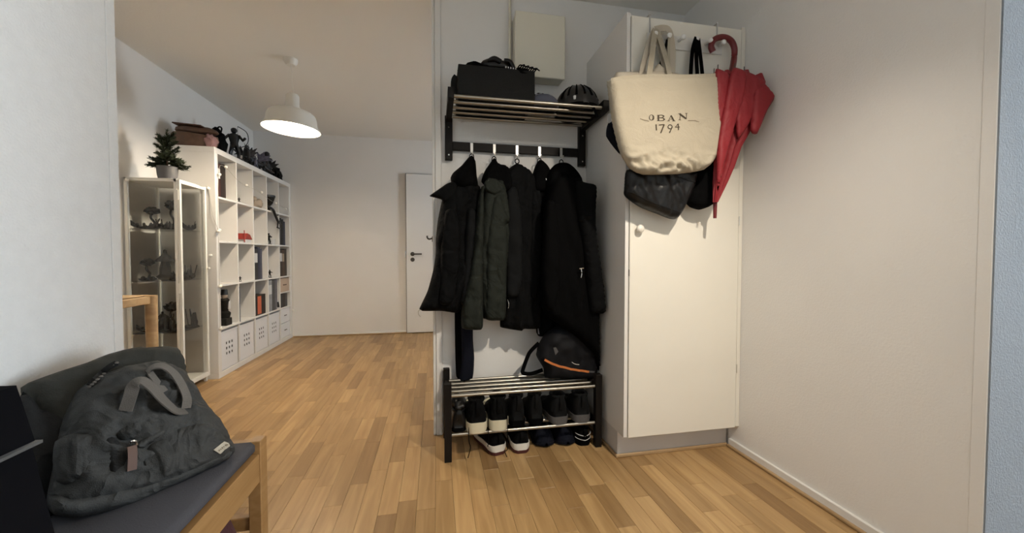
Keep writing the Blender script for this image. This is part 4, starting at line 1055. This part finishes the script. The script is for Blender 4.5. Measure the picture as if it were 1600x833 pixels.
hm = MB(); hem = [atY(u, v, YT) for u, v in [(951, 131), (975, 127), (1000, 125), (1060, 125), (1116, 123)]]
hh = [Vector((p.x, YT-tp.h([(p.x, p.z)])[0][0]-.0015, p.z)) for p in bez(hem, 30)]
MB().strap(hh, .022, .0016, (0, 1, 0)).build('top_hem', CREAM, tote, True)
strapY([(1013, 127, YT-.010), (1014, 120, YT-.006), (1019, 85, 1.555), (1024, 49, 1.597), (1031, 60, 1.60)], .026, .003, 'handle', CREAM, tote)
strapY([(1031, 60, 1.60), (1040, 90, 1.585), (1047, 121, YT+.02)], .024, .003, 'handle', CREAM, tote)
# lettering: strokes given in photo pixels, laid on the cloth
def ink(pts, ws, m, name, par=tote):
    P = [Vector((990+x/14.545, 165+y/14.545)) for x, y in pts]; L = []
    for i in range(len(P)-1):
        n = max(1, int((P[i+1]-P[i]).length/1.2))
        for j in range(n):
            t = j/n; L.append((P[i].lerp(P[i+1], t), ws[i]*(1-t)+ws[i+1]*t))
    L.append((P[-1], ws[-1])); mb = MB(); vs = []
    for i, (p, w) in enumerate(L):
        d = (L[min(i+1, len(L)-1)][0]-L[max(i-1, 0)][0]); d = d.normalized() if d.length > 0 else Vector((1, 0)); nn = Vector((-d.y, d.x))*(w/14.545/2)
        for q in (p-nn, p+nn):
            a = atY(q.x, q.y, YT); h = tp.h([(a.x, a.z)])[0][0]; a = atY(q.x, q.y, YT-h)
            vs.append(Vector((a.x, YT-tp.h([(a.x, a.z)])[0][0]-.0012, a.z)))
    mb.add(vs, [[2*i, 2*i+1, 2*i+3, 2*i+2] for i in range(len(L)-1)])
    return mb
def glyph(name, strokes, m=INK):
    mb = MB()
    for pts, ws in strokes:
        if not isinstance(ws, (list, tuple)): ws = [ws]*len(pts)
        q = ink(pts, ws, m, name); mb.add(q.v, q.f)
    mb.build(name, m, tote, recalc=False)
def ell(cx, cy, rx, ry, n=16): return [(cx+rx*math.cos(2*PI*k/n), cy+ry*math.sin(2*PI*k/n)) for k in range(n+1)]
glyph('letter_o', [(ell(403, 272, 46, 62), [38, 40, 34, 22, 12, 10, 12, 16, 18, 16, 12, 10, 10, 14, 24, 34, 38])])
glyph('letter_b', [([(562, 215), (562, 350)], 38), ([(530, 219), (650, 219), (688, 240), (655, 272), (575, 276)], [8, 14, 30, 14, 10]), ([(575, 277), (668, 282), (702, 315), (660, 345), (530, 348)], [10, 14, 32, 14, 8])])
glyph('letter_a', [([(850, 222), (792, 346)], 13), ([(848, 226), (915, 346)], 34), ([(815, 308), (890, 308)], 9), ([(765, 347), (822, 347)], 8), ([(878, 347), (950, 347)], 8)])
glyph('letter_n', [([(1062, 188), (1046, 325)], 12), ([(1042, 186), (1185, 300)], 36), ([(1196, 180), (1194, 306)], 13), ([(1010, 183), (1062, 185)], 8), ([(1165, 179), (1228, 177)], 8), ([(1020, 326), (1076, 326)], 8)])
glyph('digit_one', [([(508, 430), (519, 566)], 26)])
glyph('digit_seven', [([(572, 444), (697, 432)], 20), ([(692, 430), (612, 628)], 28)])
glyph('digit_nine', [(ell(828, 482, 48, 46), 18), ([(876, 486), (812, 622)], 25)])
glyph('digit_four', [([(1010, 412), (948, 492)], 15), ([(945, 492), (1052, 486)], 15), ([(1012, 412), (1020, 556)], 23)])
glyph('flourish', [([(145, 300), (230, 326), (350, 356)], 15)], INKP)
glyph('flourish', [([(1232, 345), (1380, 340), (1485, 372)], 13), ], INKP)
# second cotton bag behind the tote
cb = thing('cotton_bag', 'pale cotton shopping bag mostly hidden behind the canvas tote', 'bag', (.98, 1.56, 1.4))
puffY([(958, 121), (963, 113), (985, 112), (1030, 111), (1062, 116), (1090, 150), (1088, 220), (1000, 230), (966, 190)], 1.572, .02, .03, 'bag_body', CREAM2, cb, .014, .6, folds(31, .006, 16, 8))
strapY([(1002, 118, 1.555), (1008, 90, 1.572), (1016, 62, 1.60), (1024, 46, 1.604)], .026, .003, 'handle', CREAM2, cb)
strapY([(1024, 46, 1.606), (1036, 44, 1.612), (1046, 49, 1.606), (1051, 80, 1.600), (1050, 122, 1.585)], .028, .003, 'handle', CREAM2, cb)
strapY([(1026, 52, 1.612), (1032, 80, 1.612), (1042, 122, 1.60)], .022, .003, 'handle', CREAM2, cb)
strapY([(1046, 52, 1.598), (1045, 80, 1.594), (1046, 122, 1.58)], .012, .003, 'handle', CREAM, cb)
puffY([(1015, 118), (1028, 100), (1040, 112), (1042, 126), (1016, 126)], 1.583, .02, .015, 'bunched_cloth', CREAM2, cb, .006, .5, folds(33, .012, 60, 20))
# navy bag corner left of the tote
nb = thing('navy_bag', 'dark navy bag whose corner sticks out beside the canvas tote', 'bag', (.85, 1.575, 1.45))
puffY([(951, 191), (975, 188), (1010, 192), (1014, 246), (985, 250), (966, 239), (947, 213)], 1.590, .018, .02, 'bag_body', NAVY, nb, .012, .7)
B(atY(951, 186, 1.58).x-.004, atY(955, 186, 1.58).x+.003, 1.583, 1.587, atY(952, 191, 1.585).z-.004, atY(952, 178, 1.585).z, b=.001).build('strap_tab', PAPER, nb)
strapY([(975, 190, 1.592), (1000, 120, 1.612), (1022, 56, 1.622)], .014, .002, 'handle', NAVY, nb)
# black leather bag under the tote
lb = thing('leather_bag', 'shiny black leather bag hanging below the canvas tote', 'bag', (.97, 1.57, 1.14))
lp = puffY([(979, 266), (1010, 262), (1050, 262), (1086, 270), (1082, 292), (1068, 325), (1057, 342), (1046, 342), (1025, 334), (1000, 324), (982, 312), (975, 304), (976, 285)], 1.575, .042, .035, 'bag_body', LEATH, lb, .008, .7, folds(35, .013, 22, 8, 10), .6)
fl_ = [atY(u, v, 1.575) for u, v in [(1030, 272), (1050, 279), (1072, 287), (1083, 292)]]
MB().tube([Vector((p.x, 1.575-lp.h([(p.x, p.z)])[0][0]-.001, p.z)) for p in bez(fl_, 16)], .0022, 6).build('flap_edge', LEATH, lb, True)
cr = [atY(u, v, 1.575) for u, v in [(977, 300), (992, 309), (1015, 320), (1040, 329), (1058, 334)]]
MB().tube([Vector((p.x, 1.575-lp.h([(p.x, p.z)])[0][0]-.0005, p.z)) for p in bez(cr, 20)], .0018, 6).build('seam', LEATH, lb, True)
B(atY(1083, 276, 1.56).x-.004, atY(1083, 276, 1.56).x+.003, 1.545, 1.549, atY(1083, 284, 1.55).z, atY(1083, 270, 1.55).z, b=.001).build('buckle', CHROME, lb)
strapY([(1000, 264, 1.60), (1020, 150, 1.618), (1044, 58, 1.622)], .014, .003, 'strap', LEATH, lb)
# black bag behind
kbg = thing('black_cloth_bag', 'matte black cloth bag hanging by long handles between tote and umbrella', 'bag', (1.2, 1.60, 1.19))
puffY([(1060, 200), (1100, 196), (1124, 205), (1126, 240), (1124, 290), (1118, 314), (1108, 323), (1092, 328), (1078, 324), (1071, 316), (1074, 300), (1084, 285), (1066, 250)], 1.585, .045, .04, 'bag_body', BLACK, kbg, .01, .5, folds(37, .010, 20, 8))
for pts in ([(1088, 58, 1.597), (1082, 80, 1.602), (1079, 124, 1.60), (1078, 205, 1.60)], [(1089, 58, 1.592), (1088, 85, 1.595), (1090, 124, 1.592), (1094, 205, 1.59)], [(1091, 60, 1.597), (1094, 85, 1.600), (1098, 124, 1.597), (1104, 205, 1.595)]):
    strapY(pts, .018, .003, 'handle', BLACK, kbg)

# ---- red umbrella
um = thing('red_umbrella', 'red folded umbrella with a crook handle hanging on the cabinet', 'umbrella', (1.28, 1.50, 1.15))
MB().tube(bez([atY(u, v, 1.603) for u, v in [(1114, 81), (1111, 72), (1115, 63), (1124, 58.5), (1134, 59), (1143, 65), (1147.5, 76), (1147, 90)]]+[atY(1145, 104, 1.58), atY(1142, 116, 1.55)], 40), .0135, 12).build('handle', REDD, um, True)
MB().tube([atY(1142, 114, 1.555), atY(1118, 318, 1.548)], .006, 8).build('shaft', DARKMET, um, True)
MB().tube([atY(1119, 300, 1.55), atY(1117.5, 318, 1.548), atY(1117, 341, 1.545)], .009, 10, [1.2, 1, .8]).build('tip', REDD, um, True)
rings = []
for v, xl, xr, dep in ((118, 1119, 1186, .050), (128, 1118, 1190, .056), (150, 1119, 1187, .058), (180, 1119, 1178, .054), (205, 1119, 1167, .047), (230, 1118, 1154, .038), (260, 1117, 1145, .028), (285, 1115, 1135, .020), (303, 1114.5, 1127, .013), (316, 1114.5, 1121, .009)):
    a = atY(xl, v, 1.53); b_ = atY(xr, v, 1.53); cx = (a.x+b_.x)/2; rx = (b_.x-a.x)/2
    rings.append([Vector((cx+math.cos(th)*rx*(1+.13*math.cos(8*th+.4)), 1.53+math.sin(th)*dep*(1+.22*math.cos(8*th+.4)), a.z+.010*math.cos(8*th+.4)*(1 if v < 125 else 0))) for th in [2*PI*k/48 for k in range(48)]])
MB().loft(rings).build('canopy', RED, um, True)
for px, Y in (([(1178, 140), (1194, 130), (1210, 152), (1199, 172), (1183, 209), (1173, 206), (1174, 178)], 1.462), ([(1152, 112), (1164, 110), (1195, 126), (1191, 150), (1172, 190), (1152, 218), (1148, 160)], 1.470), ([(1117, 113), (1122, 107), (1140, 118), (1134, 160), (1124, 205), (1118, 170)], 1.475), ([(1140, 119), (1148, 105), (1166, 114), (1163, 150), (1147, 200), (1131, 258), (1121, 300), (1120, 240), (1130, 170)], 1.466)):
    puffY(px, Y, .012, .02, 'canopy_fold', RED, um, .010, .8, folds(px[0][0], .006, 30, 6))
for u, v, Y in ((1122, 106, 1.475), (1148, 104, 1.466), (1163, 109, 1.47), (1116, 112, 1.50)):
    p = atY(u, v, Y); MB().tube([p+Vector((-.001, 0, -.012)), p+Vector((.001, .002, .014))], .0022, 6).build('rib_tip', DARKMET, um)

# ================================================================== BAG ON THE SHOE RACK
YG = 1.955
gb = thing('gym_bag', 'black gym bag with an orange stripe standing on the shoe rack', 'bag', (.68, YG, .321))
gp = puffY([(838, 556), (842, 538), (852, 522), (872, 508), (900, 510), (922, 524), (930, 545), (931, 570), (928, 590), (890, 591), (852, 590), (849, 575)], YG, .070, .05, 'bag_body', BAGK, gb, .011, .9, folds(41, .015, 14, 9))
def onp(P, Y, px, n=20, off=.0015):
    out = []
    for q in bez([Vector((u, v, 0)) for u, v in px], n):
        a = atY(q.x, q.y, Y); h = P.h([(a.x, a.z)])[0][0]; a = atY(q.x, q.y, Y-h); h = P.h([(a.x, a.z)])[0][0]; out.append(Vector((a.x, Y-h-off, a.z)))
    return out
MB().strap(onp(gp, YG, [(851, 562), (862, 568), (880, 574), (900, 578), (920, 581)]), .011, .002, (0, 1, .2)).build('orange_stripe', ORANGE, gb)
MB().strap(onp(gp, YG, [(920, 581), (927, 580)]), .009, .002, (0, 1, .2)).build('stripe_end', PIPE, gb)
MB().strap(onp(gp, YG, [(893, 565.5), (897, 568), (905, 570)]), .003, .001, (0, 1, .2)).build('logo', WSOLE, gb)
MB().prism([(865, 544), (869, 543), (872, 549), (868, 555)], lambda u, v: onp(gp, YG, [(u, v), (u+.01, v)], 2)[0], lambda u, v: onp(gp, YG, [(u, v), (u+.01, v)], 2, .003)[0]).build('reflector', GSOLE, gb)
MB().strap(bez([atY(u, v, 1.965) for u, v in [(842, 536), (830, 548), (825, 556), (817, 578), (818, 583), (830, 584), (848, 578)]], 30), .020, .004, (0, 1, 0)).build('strap', BLACK, gb, True)

# ================================================================== SHOES
def prof(tab, s):
    for (a, x), (b, y) in zip(tab, tab[1:]):
        if s <= b: t = (s-a)/(b-a); t = t*t*(3-2*t); return x+(y-x)*t
    return tab[-1][1]
WPR = [(0, .20), (.04, .36), (.14, .44), (.35, .42), (.6, .50), (.76, .52), (.9, .42), (.97, .26), (1, .08)]
def shoe(name, label, group, p, yaw, L, W, H, sole, mu, ms, mo=None, laces=True, low=False, pitch=0.):
    t = thing(name, label, 'shoe', p, group)
    M = Matrix.Translation(p) @ Matrix.Rotation(yaw, 4, 'Z') @ Matrix.Rotation(pitch, 4, 'X'); S = [0, .02, .05, .1, .16, .24, .33, .42, .52, .62, .72, .82, .9, .96, 1]
    TPR = [(0, H*.80), (.05, H), (.18, H*.97), (.34, H*.95), (.46, H*.74), (.62, max(H*.52, .055)), (.8, .062), (.93, .05), (1, .03)]
    if low: TPR = [(0, H*.55), (.1, H*.55), (.38, H*.6), (.48, H), (.62, H*.98), (.8, H*.8), (.93, H*.55), (1, H*.3)]
    def sr_(s, grow, z0, z1):
        w = prof(WPR, s)*W*grow; return [M @ Vector(q) for q in ((-w*.9, s*L, z0), (-w, s*L, z0+(z1-z0)*.3), (-w, s*L, z1), (0, s*L, z1), (w, s*L, z1), (w, s*L, z0+(z1-z0)*.3), (w*.9, s*L, z0), (0, s*L, z0))]
    k0 = .35 if mo else 0.
    spring = lambda s: .012*max(0, s-.75)/.25
    MB().loft([sr_(s, 1.06, sole*k0+spring(s), sole*(1.05-.25*math.sin(s*PI)*.5)+spring(s)) for s in S]).build('sole', ms, t, True)
    if mo: MB().loft([sr_(s, 1.03, spring(s), sole*k0+spring(s)) for s in S]).build('outsole', mo, t, True)
    rings = []
    for s in S:
        w = prof(WPR, s)*W; z1 = max(prof(TPR, s), sole+.012); hh = z1-sole*.8; r = []
        for k in range(13):
            a = PI*k/12; c_, s_ = math.cos(a), math.sin(a)
            r.append(M @ Vector((-math.copysign(abs(c_)**.55, c_)*w*(1-.22*s_), s*L+(.006 if s == 0 else 0)-(.004*s_ if s < .1 else 0), sole*.8+hh*s_**.75)))
        rings.append(r)
    MB().loft(rings).build('upper', mu, t, 'all')
    if not low:
        zc = H*.96; pts = [M @ Vector((math.cos(a)*W*.30, L*.20+math.sin(a)*L*.145, zc+.004*math.sin(a))) for a in [2*PI*k/20 for k in range(21)]]
        MB().tube(pts, .009, 7).build('collar', mu, t, True)
        MB().add([M @ Vector((math.cos(a)*W*.28, L*.20+math.sin(a)*L*.135, zc+.003)) for a in [2*PI*k/16 for k in range(16)]], [list(range(16))]).build('lining', BLACK, t)
        MB().strap(bez([M @ Vector((0, -.002, H*.55)), M @ Vector((0, -.010, H*.80)), M @ Vector((0, -.004, H*1.04))], 10), .016, .003, M.to_3x3() @ Vector((0, 1, 0))).build('heel_tab', mu, t)
    if laces:
        for k in range(4):
            s = .44+.06*k; z = prof(TPR, s)+.004; w = W*.22
            MB().tube([M @ Vector((-w, s*L, z-.006)), M @ Vector((0, s*L, z+.002)), M @ Vector((w, s*L, z-.006))], .003, 5).build('lace', BLACK, t)
    return t
RZ0 = SZ0+.0088
SG = 'pair of black high-top sneakers on the shoe rack'
lab = ('black high-top sneaker with a thick cream sole next to the creased leather shoe', 'black high-top sneaker with a thick cream sole next to the plain black boots')
a = shoe('high_top_sneaker', lab[0], SG, (.193, 1.803, RZ0), 0.05, .285, .112, .158, .048, BLACK2, YSOLE)
b_ = shoe('high_top_sneaker', lab[1], SG, (.296, 1.812, RZ0), -.03, .285, .112, .158, .048, BLACK2, YSOLE)
for px, par in (([(741, 640), (733, 668), (733, 690), (735, 700), (731, 716)], a), ([(763, 630), (763, 660), (763, 690), (762, 698)], a), ([(792, 630), (793, 665), (793, 700), (789, 706), (793, 716)], b_)):
    MB().tube(bez([atY(u, v, 1.815) for u, v in px], 24), .0022, 5).build('loose_lace', BLACK, par)
SG = 'pair of plain black boots on the shoe rack'
lab = ('plain black ankle boot next to the cream-soled high-tops', 'plain black ankle boot next to the grey-soled trainers')
shoe('ankle_boot', lab[0], SG, (.398, 1.84, RZ0), .04,  .265, .093, .150, .026, CHAR, BLACK)
shoe('ankle_boot', lab[1], SG, (.492, 1.845, RZ0), -.03,  .265, .093, .150, .026, CHAR, BLACK)
SG = 'pair of black trainers with grey soles on the shoe rack'
lab = ('black trainer with a grey rubber sole next to the plain boots', 'black trainer with a grey rubber sole against the rack post')
shoe('trainer', lab[0], SG, (.612, 1.822, RZ0), .05, .28, .108, .140, .036, CHAR, GSOLE)
shoe('trainer', lab[1], SG, (.728, 1.822, RZ0), -.04, .28, .108, .140, .036, CHAR, GSOLE)
shoe('leather_shoe', 'creased black leather shoe beside the rack post on the shoe rack', None, (.105, 1.835, RZ0), .0, .255, .09, .105, .018, LEATH, BLACK)
MB().blob((.105, 1.90, RZ0+.125), (.036, .075, .030), 3, .4, 2.4, 8).build('leather_pouch', LEATH, None, 'all')
tag(bpy.data.objects['leather_pouch'], 'crumpled black leather pouch lying on the creased leather shoe', 'pouch')
SG = 'pair of white soled sneakers on the floor'
lab = ('dark sneaker with a chunky white midsole turned sideways on the floor', 'dark sneaker with a chunky white midsole on the floor next to the slippers')
shoe('running_shoe', lab[0], SG, (.303, 1.838, .0), .28, .275, .104, .105, .046, BLACK2, WSOLE, RSOLE)
shoe('running_shoe', lab[1], SG, (.414, 1.832, .0), .02, .275, .104, .105, .046, BLACK2, WSOLE, RSOLE)
SG = 'pair of navy slippers on the floor'
lab = ('rounded dark navy slipper on the floor next to the white-soled sneakers', 'rounded dark navy slipper on the floor next to the white-lined shoe')
shoe('slipper', lab[0], SG, (.548, 2.092, .0), PI, .235, .108, .085, .014, NAVY, NAVY, laces=False, low=True)
shoe('slipper', lab[1], SG, (.660, 2.086, .0), PI, .235, .108, .082, .014, NAVY, NAVY, laces=False, low=True)
sd = shoe('sandal', 'black shoe with two thin white lines on the floor beside the rack post', None, (.748, 1.845, .0), 0.0, .25, .088, .085, .022, BLACK, BLACK)
for z in (.030, .052):
    MB().tube([Vector((.748+math.cos(a)*.041, 1.878+math.sin(a)*.036-.002, z+.008*abs(math.cos(a)))) for a in [PI+PI*k/14 for k in range(15)]], .0016, 5).build('white_line', PAPER, sd)

# ================================================================== BENCH
BX1, BX0, BY1, BY0 = -.470, -.862, 1.185, .12
bn = thing('wooden_bench', 'oak bench with a slate cushion along the near left wall', 'bench', ((BX0+BX1)/2, .65, 0))
for x in (BX1-.032, BX0):
    for y in (BY1-.040, BY0): B(x, x+.032, y, y+.040, 0, .474, b=.002).build('leg', OAKB, bn)
B(BX1-.024, BX1-.003, BY0+.040, BY1-.040, .362, .440, b=.002).build('apron', OAKB, bn)
B(BX0+.003, BX0+.024, BY0+.040, BY1-.040, .362, .440, b=.002).build('apron', OAKB, bn)
for y in (BY1-.032, BY0+.010): B(BX0+.032, BX1-.032, y, y+.022, .395, .470, b=.002).build('end_rail', OAKB, bn)
for y in (BY1-.032, BY0+.010): B(BX0+.032, BX1-.032, y, y+.022, .225, .262, b=.002).build('stretcher', OAKB, bn)
for k in range(9):
    y = BY0+.06+k*.113; B(BX0+.024, BX1-.024, y, y+.07, .420, .438, b=.002).build('slat', OAKB, bn)
cu = MB().box(BX0+.034, BX1-.012, BY0+.03, BY1-.034, .4405, .476, b=.010).build('cushion', CUSH, bn, True)

# maroon bag under the bench
mc = Vector((-.592, 1.03, .0))
t = thing('maroon_bag', 'dark maroon cloth bag standing under the oak bench', 'bag', mc)
MB().loft([oval(mc.x, mc.y, rx, ry, z, 28, wob) for rx, ry, z, wob in ((.085, .075, 0., 0), (.105, .092, .03, .02), (.112, .098, .12, .03), (.110, .097, .20, .03), (.104, .092, .27, .03), (.088, .078, .32, .03), (.055, .05, .345, .02))]).build('bag_body', MAROON, t, 'all')
MB().tube(bez([mc+Vector((0, -.03, .342)), mc+Vector((0, -.015, .356)), mc+Vector((0, .015, .356)), mc+Vector((0, .03, .342))]), .004, 6).build('handle', MAROON, t, True)

# black bag at the near end of the bench
kb_ = thing('black_box_bag', 'boxy black bag with grey piping standing on the bench cushion', 'bag', (-.71, .53, .476))
def frust(z0, z1, i0, i1, ya, yb):
    f = lambda z, i: [Vector((-.868+i*.3, ya+i, z)), Vector((-.525-i, ya+i, z)), Vector((-.525-i, yb-i, z)), Vector((-.868+i*.3, yb-i, z))]
    return MB().loft([f(z0, i0), f(z1, i1)])
frust(.4765, .715, .004, .026, .36, .672).build('bag_body', BAGK2, kb_)
frust(.721, .803, .024, .034, .36, .672).build('lid', BAGK2, kb_)
frust(.8032, .812, .036, .060, .36, .672).build('lid_top', BAGK2, kb_)
MB().loft([[Vector(p) for p in ((-.860, .384, z), (-.548+e, .384-e, z), (-.548+e, .649+e, z), (-.860, .649+e, z))] for z, e in ((.7145, 0.), (.716, .004), (.720, .004), (.7215, 0.))]).build('piping', PIPE, kb_)

# ================================================================== GREY BACKPACK
O = Vector((-.717, .877, .476)); aD = Vector((.203, .222, 0)).normalized(); nD = Vector((aD.y, -aD.x, 0))
lean = math.radians(24); bD = Vector((0, 0, 1))*math.cos(lean) - nD*math.sin(lean); nn = aD.cross(bD)
if nn.dot(nD) < 0: nn = -nn
def bpl(px, off): return [((p-O).dot(aD), (p-O).dot(bD)) for p in [atP(u, v, O+nn*off, nn) for u, v in px]]
def bmap(off): return lambda a, b, h=0.: O + aD*a + bD*b + nn*(off+h)
bpk = thing('grey_backpack', 'large grey backpack with webbing handles slumped on the oak bench', 'backpack', O+Vector((.05, .12, 0)))
def puffB(px, off, T, D, name, m, par, step=.01, back=.4, fold=None, pw=.5):
    p = Puff(bpl(px, off), T, D, step, back, fold, pw); p.mesh(bmap(off)).build(name, m, par, 'all'); return p
def onb(P, off, px, n=20, d=.0015):
    out = []
    for q in bez([Vector((u, v, 0)) for u, v in px], n):
        o2 = off
        for _ in range(3):
            p = atP(q.x, q.y, O+nn*o2, nn); a, b = (p-O).dot(aD), (p-O).dot(bD); o2 = off+P.h([(a, b)])[0][0]
        out.append(bmap(0)(a, b, o2+d))
    return out
def bfold(sd, amp, f=14.):
    amp *= 1.25
    def g(a, b):
        q = Vector((a*f+b*f*.7, b*f*1.3-a*4, sd))
        r1 = 1-2.2*abs(noise.noise(q)); r2 = 1-2.2*abs(noise.noise(q*2.1+Vector((3, 1, 2)))); r3 = 1-2.2*abs(noise.noise(Vector((a*f*5, b*f*4, sd+5))))
        return amp*(.75*r1+.42*r2+.2*r3-.45)
    return g
# back half with the shoulder harness
puffB([(32, 606), (60, 592), (100, 578), (135, 567), (170, 553), (205, 545), (245, 542), (272, 543), (284, 556), (292, 585), (300, 630), (320, 690), (250, 760), (150, 800), (90, 800), (78, 740), (60, 690), (42, 645)], -.055, .055, .05, 'back_compartment', PACK2, bpk, .010, .35, bfold(3, .010))
puffB([(36, 612), (70, 640), (100, 636), (118, 660), (112, 720), (110, 790), (90, 806), (66, 808), (44, 800), (26, 720), (24, 650)], -.020, .018, .03, 'shoulder_strap', PACKB, bpk, .010, .4, bfold(4, .006))
# main body
M0 = puffB([(104, 640), (118, 612), (150, 590), (190, 575), (240, 566), (280, 580), (298, 600), (312, 628), (330, 648), (348, 672), (360, 696), (362, 712), (340, 726), (300, 746), (240, 774), (180, 796), (120, 808), (84, 804), (72, 785), (80, 740), (86, 700), (94, 668)], .0, .085, .07, 'main_body', PACK, bpk, .008, .6, bfold(7, .022, 13.))
# front pocket and side pocket
P1 = puffB([(214, 700), (240, 682), (275, 664), (310, 650), (326, 656), (345, 680), (357, 700), (352, 714), (318, 730), (270, 752), (222, 768), (192, 770), (196, 735)], .055, .045, .045, 'front_pocket', PACK, bpk, .008, .5, bfold(9, .013, 12.))
P2 = puffB([(86, 690), (110, 678), (152, 672), (164, 690), (170, 720), (176, 738), (150, 748), (112, 760), (88, 752), (82, 720)], .050, .030, .035, 'side_pocket', PACK, bpk, .008, .5, bfold(11, .010, 12.))
puffB([(76, 770), (110, 778), (160, 766), (220, 752), (290, 726), (340, 704), (361, 702), (358, 716), (300, 746), (240, 774), (180, 797), (120, 809), (84, 804)], .05, .028, .022, 'base_panel', PACK, bpk, .008, .5, bfold(12, .006, 12.))
puffB([(170, 660), (200, 650), (240, 645), (268, 652), (240, 672), (212, 690), (186, 690)], .072, .022, .02, 'top_pocket', PACK, bpk, .007, .4, bfold(14, .008, 20.))
puffB([(160, 684), (180, 684), (198, 706), (212, 738), (196, 752), (176, 748), (168, 715)], .085, .008, .012, 'mesh_crevice_panel', PACKB, bpk, .006, .4, bfold(15, .004, 24.))  # dark mesh; its black also paints shade into the crevice between the pockets
puffB([(206, 700), (228, 682), (252, 668), (270, 664), (262, 676), (240, 690), (218, 704)], .092, .012, .010, 'zip_flap', PACK, bpk, .005, .4, bfold(16, .004, 24.))
# zips and webbing
def webB(P, off, px, w, t, name, m, d=.002, n=24): MB().strap(onb(P, off, px, n, d), w, t, nn).build(name, m, bpk, True)
MB().strap(onb(M0, 0, [(140, 603), (150, 592), (165, 579), (180, 570)], 14, .004), .012, .006, nn).build('top_zip', PACKB, bpk)
for k in range(10):
    q = onb(M0, 0, [(138+4.5*k, 606-3.9*k), (138.4+4.5*k, 605.6-3.9*k)], 2, .007)[0]; MB().blob(q, (.004, .004, .003), 1).build('zip_tooth', WEB, bpk)
webB(P1, .055, [(208, 700), (232, 684), (262, 668), (290, 655), (314, 648)], .012, .003, 'pocket_zip', WEB, .004)
def pB(u, v, off): return atP(u, v, O+nn*off, nn)
def loopB(pts, w, name, up=None):
    MB().strap(bez([pB(*p) for p in pts], 40), w, .003, up or (nn*.6+Vector((0, 0, .8)))).build(name, WEB, bpk, True)
loopB([(196, 642, .095), (204, 618, .115), (210, 600, .130), (222, 595, .135), (238, 606, .130), (256, 626, .115), (276, 642, .098), (290, 642, .09)], .022, 'haul_handle')
loopB([(228, 590, .085), (236, 575, .105), (254, 572, .115), (272, 584, .112), (286, 606, .105), (292, 624, .095), (291, 638, .09)], .017, 'haul_handle')
loopB([(234, 582, .10), (246, 598, .100), (258, 612, .10)], .012, 'handle_keeper')
# zip pull
MB().tube(bez([pB(203, 697, .098), pB(206, 690, .104), pB(212, 690, .104), pB(214, 695, .100)], 14), .0025, 6).build('zip_slider', CHROME, bpk, True)
MB().strap(bez([pB(206, 697, .108), pB(207, 712, .108), pB(206, 735, .104)], 12), .014, .004, nn).build('leather_pull', LBROWN, bpk)
# cream label patch near the lower corner
def patch(px, P, off, d0, d1, nu=8, nv=4):
    mb = MB(); c = [Vector(p) for p in px]; top = []; bot = []
    for j in range(nv+1):
        for i in range(nu+1):
            q = c[0].lerp(c[1], i/nu).lerp(c[3].lerp(c[2], i/nu), j/nv)
            top.append(onb(P, off, [(q.x, q.y), (q.x+.01, q.y)], 2, d1)[0])
    cx = sum(top, Vector())/len(top)
    W_ = nu+1; fs = [[j*W_+i, j*W_+i+1, (j+1)*W_+i+1, (j+1)*W_+i] for j in range(nv) for i in range(nu)]
    mb.add(top, fs)
    rim = [i for i in range(W_)]+[j*W_+nu for j in range(1, nv+1)]+[nv*W_+i for i in range(nu-1, -1, -1)]+[j*W_ for j in range(nv-1, 0, -1)]
    lo = [top[i]-nn*(d1-d0) for i in rim]; k = len(mb.v); mb.v += lo
    for a in range(len(rim)): mb.f.append([rim[a], rim[(a+1) % len(rim)], k+(a+1) % len(rim), k+a])
    return mb
patch([(333, 703.5), (349, 690.5), (357.5, 697), (343.5, 710)], P1, .055, .0005, .003).build('label_patch', PATCH, bpk)
for k in range(5):
    u, v = 341.0+2.4*k, 703.8-2.0*k
    patch([(u-1.0, v+.2), (u+.6, v-1.3), (u+2.4, v+.9), (u+.8, v+2.3)] if k % 2 == 0 else [(u-.6, v+.2), (u+.6, v-.7), (u+2.2, v+.9), (u+1., v+1.9)], P1, .055, .003, .0037, 2, 2).build('patch_print', INKP, bpk)
